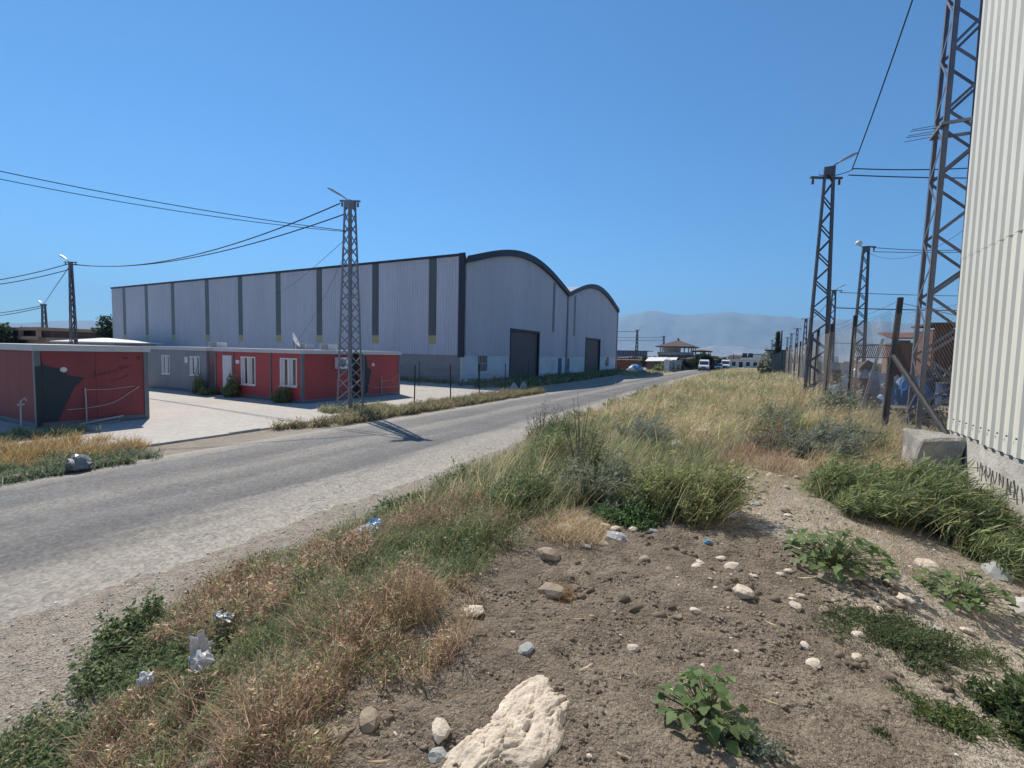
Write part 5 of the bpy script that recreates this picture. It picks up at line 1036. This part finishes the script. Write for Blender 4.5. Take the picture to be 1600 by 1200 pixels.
def thicket(name, label, poly, n, h, pal, sd, size=(.02, .06), thr=-.3, stems=2500, stemc=None, wd=.22):
    """dead tangled weeds: crooked twigs and curled dry bits through the whole volume"""
    xs = [p[0] for p in poly]; ys = [p[1] for p in poly]; X = RNG.uniform(min(xs), max(xs), n); Y = RNG.uniform(min(ys), max(ys), n)
    mound = fbm(X * 3.2, Y * 3.2, sd + 3) + .6 * fbm(X * 9, Y * 9, sd + 8); k = inpoly(X + .8 * fbm(X * 2, Y * 2, sd + 1), Y + .8 * fbm(X * 2, Y * 2, sd + 2), poly) & (fbm(X * 1.3, Y * 1.3, sd) + .8 * mound + .05 * RNG.normal(size=n) > thr); X, Y, mound = X[k], Y[k], mound[k]; n = len(X)
    P = feet(X, Y, 0); top = h * np.clip(.7 + 2.4 * mound, .12, 1.7); P[:, 2] += top * RNG.random(n) ** .55; na = NA()
    D = RNG.normal(size=(n, 3)) * np.array([1, 1, .8]) + np.array([.3, .15, .45]); S = RNG.uniform(*size, n); gm = (fbm(X * 1.6, Y * 1.6, sd + 20) + .5 * fbm(X * 6, Y * 6, sd + 21) + .1 * RNG.normal(size=n)) > .12; cl = np.where(gm[:, None], cmix(n, GREEN + OLIVE), cmix(n, pal, None, .25)); leafs(na, P, D, S, S * wd * (.6 + .8 * RNG.random(n)), cl, .4)
    j = RNG.integers(0, n, stems); Pb = feet(X[j], Y[j]); Hs = top[j] * RNG.uniform(.8, 1.35, stems)
    blades(na, Pb, Hs, np.full(stems, .004), RNG.random(stems) * 6.28, RNG.uniform(.1, .8, stems), RNG.uniform(-.2, .6, stems), cmix(stems, stemc or pal), cmix(stems, stemc or pal), 3)
    return tag(na.build(name, DRY), label, 'weeds', None, 'stuff')
thicket('dead_weeds', 'rust red dried weeds at the left of the near bank', [(-4.75, 2.2), (-5.0, 2.9), (-4.2, 3.35), (-3.0, 3.0), (-2.6, 2.5), (-3.0, 1.9), (-3.8, 1.85)], 34000, .30, REDDRY + TAN + OLIVE[:1], 301, thr=-.25, stems=4500)
thicket('dead_weeds', 'tan and reddish dried weeds beside the bare soil', [(-2.45, 2.75), (-1.7, 2.65), (-1.45, 2.2), (-1.45, 1.6), (-1.35, 1.2), (-1.6, .95), (-2.1, 1.1), (-2.3, 1.6), (-2.6, 2.1)], 46000, .22, TAN + REDDRY + OLIVE[:2], 311, (.01, .034), thr=-.22, stems=4500)
thicket('dead_weeds', 'brown dried weeds along the bottom left edge', [(-3.3, 1.6), (-2.5, 1.5), (-2.1, 1.1), (-2.3, .75), (-3.2, .8), (-3.6, 1.2)], 22000, .2, TAN + REDDRY + OLIVE[:2], 321, (.015, .045), thr=-.15, stems=3000)
patch('bank_weeds', 'fine green grass running between the dried weeds', 'grass', [(-3.3, 3.3), (-2.2, 3.4), (-1.7, 2.6), (-2.3, 2.2), (-2.5, 1.5), (-2.4, 1.0), (-3.0, 1.0), (-3.0, 2.0), (-4.0, 2.6)], 15000, (.1, .26), .0045, GREEN + OLIVE[:1], 331, FOL, leafy=16000, lfs=(.015, .04), lfw=.25, thr=-.16)
patch('bank_weeds', 'dark green leafy weeds at the foot of the bank, bottom left', 'weeds', [(-4.6, 1.35), (-5.2, 2.2), (-4.6, 2.5), (-3.7, 1.9), (-3.3, 1.4), (-3.6, .9), (-4.2, 1.0)], 5000, (.1, .3), .005, GREEN, 341, FOL, leafy=15000, lfs=(.02, .05), lfw=.5, thr=-.1)
patch('bank_weeds', 'olive fringe of weeds between dried patch and road gravel', 'weeds', [(-5.3, 2.4), (-5.6, 3.6), (-4.9, 4.6), (-3.6, 3.9), (-4.4, 3.3), (-5.0, 2.8)], 6000, (.08, .24), .005, OLIVE + GREEN + TAN[:1], 345, DRY, leafy=6000, lfs=(.015, .04), lfw=.3, thr=-.02)
patch('bank_weeds', 'patchy green weeds in the bottom left corner', 'weeds', [(-4.5, 1.1), (-4.1, 1.3), (-3.7, 1.0), (-3.4, .6), (-4.2, .7)], 1600, (.06, .2), .005, GREEN + TAN[:1], 351, FOL, leafy=4500, lfs=(.015, .04), lfw=.5, thr=-.1)
patch('dry_tuft', 'orange dry grass tuft at the edge of the soil', 'grass', [(-1.35, 2.8), (-1.2, 3.05), (-1.02, 2.95), (-1.1, 2.75)], 900, (.04, .12), .004, [(.42, .22, .09), (.46, .28, .12)], 361, azs=2.5, bend=(.2, .8))
patch('dry_tuft', 'straw tuft at the left of the middle shrub', 'grass', [(-1.8, 3.7), (-1.6, 4.4), (-1.15, 4.2), (-1.1, 3.7), (-1.4, 3.55)], 2600, (.08, .25), .004, STRAW + TAN, 371, azs=1.8, bend=(.3, .9))
patch('dry_tuft', 'straw grass lying before the concrete block', 'grass', [(.6, 8.2), (.9, 10.2), (2.1, 10.8), (2.2, 8.2), (1.4, 7.4)], 11000, (.18, .42), .006, STRAW + TAN[:2] + OLIVE[:1], 381, lean=(-.6, .5), bend=(.3, .8), thr=-.2)
patch('dry_tuft', 'dry tangle at the foot of the leaning fence post', 'grass', [(1.5, 10.3), (1.6, 13), (2.6, 13.5), (2.8, 10)], 7000, (.2, .55), .007, STRAW + TAN + OLIVE, 391, azs=2.0)
patch('dry_tuft', 'thin yellowed grass on the soil below the wall shrub', 'grass', [(.35, 4.9), (.5, 5.6), (1.5, 5.5), (1.6, 4.9), (.9, 4.6)], 1700, (.03, .12), .0035, TAN + STRAW + OLIVE, 395, azs=2.0, thr=-.1)
patch('dry_tuft', 'thin dry grass on the path edge behind the soil', 'grass', [(-.2, 4.9), (.3, 5.9), (.6, 7.8), (.0, 7.9), (-.5, 6.5)], 2600, (.04, .18), .004, TAN + STRAW, 396, azs=2.0, thr=-.1)
patch('dry_tuft', 'brown dead weeds on the mound at the top of the path', 'grass', [(-1.2, 7.0), (-1.0, 9.5), (.3, 10.8), (1.0, 9.0), (.5, 7.4)], 9000, (.1, .34), .006, TAN + REDDRY + OLIVE[:1], 398, azs=1.6, thr=-.12)
patch('dry_tuft', 'sparse sprouts on the soil right of the leafy plants', 'weeds', [(.3, 2.2), (.4, 5.2), (1.9, 5.4), (2.0, 3.0)], 1500, (.02, .09), .004, GREEN + TAN, 399, azs=2.5, thr=.1)
patch('yard_weeds', 'weeds growing behind the wire fence around the pylon feet', 'weeds', [(2.2, 9), (2.3, 22), (7, 24), (7, 10)], 9000, (.15, .5), .012, STRAW[:2] + OLIVE + GREYG, 397, thr=-.05)

# straw litter lying about on the bare soil
n = 900; X = RNG.uniform(-1.6, 1.6, n); Y = RNG.uniform(1.2, 6.5, n); k = fbm(X * 1.5, Y * 1.5, 601) > .0; X, Y = X[k], Y[k]; n = len(X); na = NA(); P = feet(X, Y, -.006); a = RNG.random(n) * 6.283
leafs(na, P, np.stack([np.cos(a), np.sin(a), .08 * RNG.normal(size=n)], 1), .03 + .09 * RNG.random(n), np.full(n, .0028), cmix(n, STRAW + TAN)); tag(na.build('straw_litter', DRY), 'bits of dry straw scattered on the bare soil', 'straw', None, 'stuff')
# ---- single shrubs and leafy plants
def shrub(label, cx, cy, rx, ry, h, stems, per, pal, lf, lw, wind=.3, seed=0, name='shrub', cat='shrub', group=None, spread=1., m=FOL, up=.35):
    """many arching stems from the root, set with narrow leaves"""
    z0 = surf(cx, cy); p = thing(name, label, cat, (cx, cy, z0), 0, group); n = stems
    a = RNG.random(n) * 6.283; r = np.sqrt(RNG.random(n)); ph = RNG.random(3) * 6.28; ol = 1 + .28 * np.sin(2 * a + ph[0]) + .2 * np.sin(3 * a + ph[1]) + .16 * np.sin(5 * a + ph[2]); ex, ey = np.cos(a) * r * rx * spread * ol, np.sin(a) * r * ry * spread * ol; hh = h * (1 - .5 * r ** 2) * np.clip(RNG.lognormal(-.12, .3, n), .4, 1.7) * np.clip(.85 + 1.6 * fbm((cx + ex) * 3.3, (cy + ey) * 3.3, 500 + seed, 3), .35, 1.5)
    B = np.stack([ex * .45, ey * .45], 1); E = np.stack([ex + wind * hh * math.cos(WIND) * .8, ey + wind * hh * math.sin(WIND) * .8], 1)
    t = np.array([0, .35, .7, 1.]); st = NA(); cst = cmix(n, [tuple(k * .8 for k in pal[0])])
    gb = np.stack([B[:, 0], B[:, 1], tz(B[:, 0] + cx, B[:, 1] + cy) - z0 - .02], 1)
    dz = hh; dirx = E - B; az = np.arctan2(dirx[:, 1], dirx[:, 0]); ln = np.linalg.norm(dirx, axis=1)
    blades(st, gb, dz, np.full(n, .006), az, ln / dz * .55, ln / dz * .45, cst, cst, 3, .1); st.build('stems', m, p)
    N_ = n * per; j = np.repeat(np.arange(n), per); tt = .12 + .9 * RNG.random(N_) ** .8
    off = ln[j] * (.55 * tt + .45 * tt ** 2); P = np.stack([gb[j, 0] + np.cos(az[j]) * off, gb[j, 1] + np.sin(az[j]) * off, gb[j, 2] + dz[j] * (tt - .1 * (ln / dz)[j] * tt ** 2)], 1)
    P += RNG.normal(size=(N_, 3)) * np.array([.012, .012, .008]) * (1 + h)
    D = RNG.normal(size=(N_, 3)) * .75 + np.stack([np.cos(az[j]) * .5 + wind * 1.2 * math.cos(WIND), np.sin(az[j]) * .5 + wind * 1.2 * math.sin(WIND), np.full(N_, up)], 1)
    S = RNG.uniform(*lf, N_); fo = NA(); leafs(fo, P, D, S, S * lw, cmix(N_, pal, None, .2)); fo.build('foliage', m, p)
    if h > .3 and cx > -6 and cy < 20:   # loose blades and dead stalks poking out of the clump
        q = stems // 2; a = RNG.random(q) * 6.283; r = np.sqrt(RNG.random(q)); X, Y = np.cos(a) * r * rx, np.sin(a) * r * ry; G = np.stack([X, Y, tz(X + cx, Y + cy) - z0], 1); gr = NA()
        cc = cmix(q, OLIVE + STRAW[:2] + pal[:2]); blades(gr, G, h * RNG.uniform(.55, 1.2, q), np.full(q, .005), WIND + RNG.normal(size=q) * .7, .1 + .5 * RNG.random(q), .1 + .5 * RNG.random(q), cc, cc, 3); gr.build('dry_blades', DRY, p)
    return p
DKG = [(0.175, 0.233, 0.0983), (0.222, 0.284, 0.122), (0.295, 0.342, 0.163), (0.381, 0.407, 0.229)]
shrub('windblown dark green shrub against the concrete plinth', 1.5, 6.75, .72, .95, .46, 950, 44, DKG, (.05, .15), .085, .75, 1)
shrub('dark green clump at the left end of the wall shrub', .95, 6.3, .5, .5, .42, 400, 40, DKG, (.04, .12), .09, .7, 2)
shrub('dense green shrub leaning over the foot of the plinth, nearest the camera', 1.95, 6.05, .34, .5, .36, 400, 42, DKG, (.05, .14), .085, .7, 3)
shrub('large bushy green shrub in the middle at the soil edge', -.72, 4.95, .55, .5, .52, 700, 42, [(0.255, 0.291, 0.122), (0.318, 0.349, 0.154), (0.414, 0.421, 0.213), (0.207, 0.248, 0.0983)], (.03, .09), .14, .45, 4)
shrub('grey-green shrub behind the dark stalks left of the middle shrub', -1.4, 4.9, .5, .5, .48, 420, 32, GREYG + OLIVE[:1], (.03, .07), .2, .25, 5)
shrub('low bright green plant at the foot of the middle shrub', -1.05, 4.38, .28, .2, .18, 150, 26, [(0.112, 0.19, 0.0734), (0.143, 0.217, 0.0983)], (.025, .06), .4, .1, 6)
shrub('dark feathery tall weed among the bank grass', -1.75, 5.1, .2, .2, .95, 60, 46, [(0.0795, 0.102, 0.0572), (0.112, 0.131, 0.0653)], (.02, .05), .2, .1, 7)
shrub('bushy olive weed clump on the bank above the road', -2.7, 6.7, .55, .5, .5, 330, 30, OLIVE + GREEN[:2], (.03, .08), .18, .3, 71)
shrub('green weed clump halfway up the bank', -3.4, 8.3, .6, .6, .52, 330, 30, GREEN, (.03, .08), .18, .3, 72)
shrub('pale green feathery clump in the field left of the path', -1.9, 8.9, .6, .6, .55, 330, 30, GREYG, (.03, .08), .16, .35, 73)
shrub('loose green weed in the grass nearest the soil edge', -2.2, 4.4, .42, .4, .42, 260, 28, GREEN + OLIVE[:1], (.025, .07), .2, .25, 74)
shrub('dusty green clump in the field before the fence', .3, 12.5, .8, .8, .55, 330, 28, GREYG + OLIVE, (.04, .09), .18, .35, 75)
shrub('grey-green bush left of the dry tuft near the fence', .75, 9.2, .75, .7, .5, 560, 30, GREYG, (.04, .1), .18, .35, 8)
shrub('olive bush beyond the path near the fence', 1.5, 10.0, .55, .5, .5, 330, 30, GREYG + OLIVE, (.04, .09), .18, .35, 9)
shrub('dark reddish bush at the top of the path', .2, 9.4, .45, .5, .38, 280, 24, [(0.255, 0.16, 0.115), (0.175, 0.131, 0.0983), (0.318, 0.19, 0.13)], (.03, .07), .2, .3, 10, m=DRY)
shrub('green bush at the foot of the fence line', 1.7, 14.5, .6, .6, .7, 300, 30, GREYG + GREEN[:1], (.05, .1), .25, .3, 11)
shrub('dark spiky shrub at the road edge with bare upright twigs', -5.1, 11.6, .7, .8, .95, 260, 22, [(0.119, 0.116, 0.0734), (0.159, 0.138, 0.0819), (0.0954, 0.102, 0.0653)], (.03, .07), .3, .1, 12)
shrub('small green bush at the road edge of the bank', -4.9, 7.4, .6, .5, .35, 300, 26, GREEN + OLIVE[:1], (.03, .06), .4, .15, 13)
shrub('leafy pale green weed clump beside the roadside rubbish', -4.35, 5.3, .6, .5, .28, 300, 24, [(0.159, 0.204, 0.115), (0.191, 0.248, 0.13), (0.127, 0.174, 0.0819)], (.03, .07), .5, .1, 14)
shrub('green weed right of the roadside rubbish', -3.7, 5.6, .5, .45, .36, 260, 24, GREEN, (.025, .06), .45, .1, 15)
shrub('low spreading feathery weed on the soil at the right', .78, 3.5, .42, .32, .10, 420, 30, [(0.135, 0.174, 0.0819), (0.175, 0.211, 0.106), (0.112, 0.146, 0.0734)], (.012, .03), .35, .1, 16, spread=1.1, up=.2)
shrub('low green weed beneath the right-hand bush', .86, 2.8, .2, .15, .08, 160, 26, [(0.143, 0.19, 0.0734), (0.175, 0.217, 0.0819)], (.015, .035), .3, .1, 17, up=.2)
shrub('dark green bush at the right edge of the frame, lower', 1.22, 2.95, .2, .2, .22, 190, 30, [(0.0954, 0.138, 0.0572), (0.135, 0.174, 0.0734)], (.025, .055), .35, .1, 18)
shrub('tiny dark weed alone on the lower right soil', .56, 2.5, .045, .04, .07, 30, 22, [(0.0795, 0.102, 0.0572), (0.112, 0.131, 0.0653)], (.01, .02), .4, .05, 19)
shrub('small thin weed on gravelly soil at the right', 1.32, 3.75, .08, .1, .1, 26, 18, [(0.191, 0.204, 0.0983)], (.015, .03), .35, .1, 20)
shrub('green weed clump at the far left road foot of the bank', -5.0, 2.1, .28, .28, .34, 170, 24, GREEN, (.03, .06), .5, .05, 21)
for k, (x, y, h, l_) in enumerate([(-28.2, 14.9, .9, 'bush against the grey cabin corner'), (-25.1, 14.9, 1.2, 'dark bush right of the white cabin door'), (-20.9, 14.95, .7, 'small bush under the right cabin window'), (-27.0, 14.8, .5, 'low bush left of the white cabin door')]):
    shrub(l_, x, y, .4, .35, h, 160, 26, DKG, (.06, .12), .5, .05, 30 + k)
for k, (x, y, h) in enumerate([(-17.2, 99, 1.6), (-16.7, 93.5, 1.4), (-15.9, 96, 1.9), (-15.6, 101, 1.2), (-15.3, 106, 1.0), (-16.5, 88, .9)]):
    shrub('dark green bush in the row before the grey roadside wall', x, y, .8, .8, h, 130, 22, DKG, (.14, .3), .5, .05, 40 + k, group='bushes along the roadside wall')
shrub('pale flowering bush beside the netted enclosure', .4, 53, .7, .7, 1.6, 140, 30, GREYG + [(0.477, 0.437, 0.327)], (.12, .25), .5, .1, 47)
for k, (x, y) in enumerate([(-5.9, 14.5), (-6.3, 18.5), (-6.6, 24), (-6.9, 31), (-7.2, 38)]):
    shrub(['dark weedy clump at the near end of the right road edge', 'second dark clump along the right road edge', 'third dark clump along the right road edge', 'fourth dark clump along the right road edge', 'farthest dark clump along the right road edge'][k], x, y, .7, 1.0, .5, 170, 24, OLIVE + [(0.127, 0.123, 0.0734)], (.06, .12), .3, .15, 50 + k)

def broadleaf(label, cx, cy, R, h, nl, size, cols, seed):
    """plant with large lobed leaves, each leaf a mesh of its own on a stalk"""
    z0 = surf(cx, cy); p = thing('leafy_plant', label, 'plant', (cx, cy, z0)); rr = random.Random(seed); srcs = []
    for c in range(4):
        n = 14; vs = [(0, 0, 0)]
        for i in range(n + 1):
            a = -2.5 + 5.0 * i / n; r = (.62 + .38 * math.cos(a)) * (1 + .16 * math.cos(a * 5)); x, y = r * math.cos(a) + .12, r * math.sin(a) * .85
            vs.append((x, y, .16 * abs(y) - .16 * x * x + .04 * math.sin(a * 7 + c)))
        cc = np.array([cols[c % len(cols)]] * len(vs)) * np.array([rr.uniform(.85, 1.15) for _ in vs])[:, None]
        me = np_mesh('leaf', np.array(vs), np.array([(0, i + 1, i + 2) for i in range(n)]), FOL, cc, None, smooth=True); srcs.append(me.data); bpy.data.objects.remove(me)
    st = MB()
    for k in range(nl):
        a = rr.random() * 6.283; r = R * math.sqrt(rr.random()) ** 1.2; zz = h * (1 - .6 * (r / R) ** 2) * rr.uniform(.35, 1.1); q = Vector((math.cos(a) * r, math.sin(a) * r, zz))
        st.tube([(q.x * .1, q.y * .1, -.01), (q.x * .5, q.y * .5, zz * .65), tuple(q)], .0022, 4, False)
        o = bpy.data.objects.new('leaf', srcs[k % 4]); COL.objects.link(o); o.parent = p; o.location = q; s = size * rr.uniform(.55, 1.2); o.scale = (s, s, s); o.rotation_euler = (rr.uniform(-.5, .5), rr.uniform(-.35, .6), a + rr.uniform(-.6, .6))
    st.build('stalks', mat('leaf_stalk', (0.159, 0.174, 0.0819), .7), p); return p
LG = [(0.135, 0.211, 0.0734), (0.175, 0.248, 0.0983), (0.112, 0.174, 0.0653), (0.207, 0.269, 0.122)]
broadleaf('leafy green plant with broad leaves right of the boulder', -.13, 2.2, .19, .21, 95, .042, LG, 1)
shrub('low grey-green weed under the broad leafy plant', .02, 2.14, .13, .12, .09, 90, 22, GREYG, (.012, .03), .4, .05, 60)
broadleaf('spreading leafy plant on the soil below the wall shrub', .6, 4.35, .36, .28, 170, .05, LG, 2)
broadleaf('round leafy plant beside pale rubble at the right', 1.42, 4.5, .27, .22, 130, .042, LG[::-1], 3)
broadleaf('leafy weed at the bottom left foot of the bank', -4.75, 1.75, .25, .2, 60, .045, LG, 4)
broadleaf('broad leaved weed by the roadside rubbish', -4.55, 5.0, .35, .22, 70, .055, LG, 5)
# bare dark stalks by the road
bs_ = thing('dead_stalks', 'bare dark upright twigs standing at the road edge', 'dead plant', (-5.2, 11.5, surf(-5.2, 11.5)))
for k in range(16):
    a = random.random() * 6.28; r = random.uniform(.1, .6); h = random.uniform(.5, 1.05)
    MB().tube([(math.cos(a) * r * .3, math.sin(a) * r * .3, 0), (math.cos(a) * r * .7, math.sin(a) * r * .7, h * .6), (math.cos(a) * r, math.sin(a) * r, h)], [.008, .006, .003], 5).build('twig', mat('dead_twig', (0.143, 0.0948, 0.0819), .9), bs_)
bt = thing('dead_stalks', 'few bare thin stalks rising from the bank grass', 'dead plant', (-1.9, 5.4, surf(-1.9, 5.4)))
for k in range(9):
    a = random.random() * 6.28; r = random.uniform(.05, .3); h = random.uniform(.7, 1.15); MB().tube([(0, 0, 0), (math.cos(a) * r * .5, math.sin(a) * r * .5, h * .6), (math.cos(a) * r, math.sin(a) * r, h)], [.006, .005, .002], 5).build('twig', MATS['dead_twig'], bt)

# ---- verge plants across the road
patch('verge_weeds', 'olive weeds along the yard edge across the road', 'weeds', [(-14.3, 9.6), (-13.3, 11.5), (-13.2, 16), (-13.4, 30), (-15.0, 31.5), (-14.9, 20), (-14.5, 14)], 34000, (.12, .55), .018, OLIVE + TAN[:2] + [(.16, .13, .07), (.13, .14, .07)], 401, leafy=24000, lfs=(.04, .1), lfw=.35, thr=-.18)
patch('verge_weeds', 'weeds round the pylon foot', 'weeds', [(-17, 13.8), (-15, 13.5), (-14.6, 16.5), (-16.5, 17)], 5000, (.12, .45), .018, OLIVE + GREEN[:1] + TAN[:1], 405, leafy=5000, lfs=(.04, .1), lfw=.35, thr=-.1)
patch('verge_grass', 'blond dry grass in the verge at left across the road', 'grass', [(-17.8, 3.0), (-17.2, 5.6), (-14.8, 6.6), (-13.8, 6.2), (-13.6, 4.4), (-14.6, 2.5)], 12000, (.2, .46), .012, [(.46, .32, .15), (.42, .29, .13), (.5, .38, .2)], 411, azs=1.2, thr=-.12)
patch('verge_weeds', 'dark green weeds in front of the blond grass at left', 'weeds', [(-14.6, 2.0), (-14.0, 4.8), (-13.3, 5.9), (-12.7, 5.5), (-12.6, 3.2), (-12.8, 1.6)], 9000, (.1, .4), .016, GREEN + GREYG, 421, leafy=9000, lfs=(.03, .08), lfw=.4, thr=-.15)
patch('verge_weeds', 'scrubby green weeds at the foot of the near-left cabin', 'weeds', [(-19.6, 4.2), (-19.5, 6.6), (-17.6, 6.4), (-17.6, 3.6)], 5000, (.1, .4), .016, OLIVE + GREEN[:2] + TAN[:1], 431, thr=0.)
patch('warehouse_weeds', 'dark weeds growing in the shade along the warehouse front', 'weeds', [(-22.6, 31), (-21.8, 58), (-22.6, 83), (-21, 83), (-17.5, 60), (-16.4, 40), (-16.5, 32.5), (-19, 30.5)], 24000, (.2, .75), .05, GREEN + OLIVE + [(.05, .06, .03)], 441, leafy=14000, lfs=(.1, .22), lfw=.4, thr=-.02)
patch('warehouse_weeds', 'weeds along the warehouse side wall', 'weeds', [(-60, 33.2), (-23, 31.5), (-23, 33.8), (-60, 33.9)], 9000, (.2, .6), .05, GREEN + OLIVE, 451, thr=-.02)
patch('verge_weeds', 'dry grass verge beyond the warehouse along the road', 'grass', [(-21, 70), (-14.2, 62), (-13.6, 90), (-15, 100), (-20, 92)], 12000, (.15, .5), .05, STRAW[:2] + OLIVE + GREEN[:1], 461, thr=-.05)

# ---- trees
bark = mat('bark', (.10, .075, .055), .95, var=.3, scale=5)
def tree(label, x, y, h, r, pal, n, lf, conifer=False, seed=0, z0=0.):
    t = thing('fir_tree' if conifer else 'tree', label, 'tree', (x, y, z0)); rr = random.Random(seed)
    tr = MB().tube([(0, 0, -.2), (.05 * h * .1, 0, h * .4), (0, .02 * h, h * (.97 if conifer else .75))], [h * .03, h * .022, h * .006], 8)
    Ps = []; na = NA()
    if conifer:
        for k in range(26):
            zz = h * (.12 + .86 * k / 26); L_ = r * (1 - k / 27) ** 1.3 * rr.uniform(.6, 1.25)
            for q in range(6):
                a = q * 1.047 + k * .6 + rr.uniform(-.3, .3); e = Vector((math.cos(a) * L_, math.sin(a) * L_, zz + L_ * .12)); tr.tube([(0, 0, zz), tuple(e)], [.02, .006], 4, False)
                for u in np.linspace(.15, 1, 9): Ps += [(e.x * u, e.y * u, zz + (e.z - zz) * u)] * max(1, n // 2800)
    else:
        for k in range(26):
            a = rr.random() * 6.28; zz = h * rr.uniform(.3, .7); rad = r * math.sqrt(rr.random()); c = Vector((math.cos(a) * rad, math.sin(a) * rad, h * rr.uniform(.4, .95) - .18 * h * (rad / r) ** 2)); tr.tube([(0, 0, zz * .6), tuple(c)], [h * .012, h * .004], 5, False)
            m_ = n // 26; g = RNG.normal(size=(m_, 3)); g /= np.linalg.norm(g, axis=1, keepdims=True); g *= (r * rr.uniform(.22, .42) * RNG.random((m_, 1)) ** .4); Ps += [tuple(c + Vector(q)) for q in g]
    P = np.array(Ps); m_ = len(P); P = P + RNG.normal(size=P.shape) * lf * .3; D = RNG.normal(size=(m_, 3)) + np.array([0, 0, -.1]); S = lf * RNG.uniform(.6, 1.3, m_); leafs(na, P, D, S, S * (.3 if conifer else .6), cmix(m_, pal, None, .25))
    tr.build('trunk', bark, t); na.build('crown', FOL, t); return t
DK = [(.03, .05, .022), (.04, .065, .03), (.055, .08, .035)]
tree('dark tree at the left end of the warehouse', -93, 37, 7.2, 2.6, DK, 4200, .5, seed=2)
tree('dark tree beside the peach building at far left', -113, 28.5, 5.8, 3.2, DK, 3600, .6, seed=3)
tree('second dark tree at the far left edge', -119, 27.5, 5.4, 2.6, DK, 2600, .6, seed=4)
tree('dark fir tree above the hut past the fence', 2.5, 90, 7.2, 1.5, DK, 5600, .32, True, 5, .3)
tree('leafy tree behind the first white van', -10.3, 110, 3.9, 1.6, DK, 3200, .32, seed=6)
tree('dark tree between the two vans', -8.9, 126, 2.9, 1.7, DK, 2600, .34, seed=7)
tree('distant hedge tree left of the billboard', -14, 170, 3.0, 2.6, DK, 2000, .5, seed=8)
for k, (x, y, h) in enumerate([(-23.6, 112, 3.0), (-21.0, 108, 2.6), (-17.5, 114, 2.8), (-13.8, 108, 2.4), (-12.2, 112, 3.2), (-26, 110, 2.4)]):
    tree('dark scrubby tree in the clump round the terrace house', x, y, h, 1.5, DK, 1500, .3, seed=20 + k)['group'] = 'scrub round the terrace house'
tag(MB().tube([(3.05, 90.6, .3), (3.05, 90.6, 7.6)], [.14, .1], 8).build('utility_pole', tar), 'plain dark pole beside the fir tree', 'pole')
tag(MB().tube([(-7.5, 165, 0), (-7.5, 165, 4.2)], [.12, .1], 8).build('utility_pole', tar), 'plain post left of the billboard', 'pole')

# ------------------------------------------------------------------ haze
hz = MB().box(-12700, 12700, -12700, 12700, -6.5, 1150).build('haze', None); hz['kind'] = 'stuff'; tag(hz, 'pale summer haze over the plain and hills', 'haze', None, 'stuff')
m = bpy.data.materials.new('haze_air'); m.use_nodes = True; n = m.node_tree; n.nodes.clear(); pv = n.nodes.new('ShaderNodeVolumePrincipled'); pv.inputs['Color'].default_value = (.34, .62, 1, 1); pv.inputs['Density'].default_value = HAZE_D
pv.inputs['Anisotropy'].default_value = .15; out = n.nodes.new('ShaderNodeOutputMaterial'); n.links.new(pv.outputs[0], out.inputs['Volume']); hz.data.materials.append(m); hz.display_type = 'WIRE'
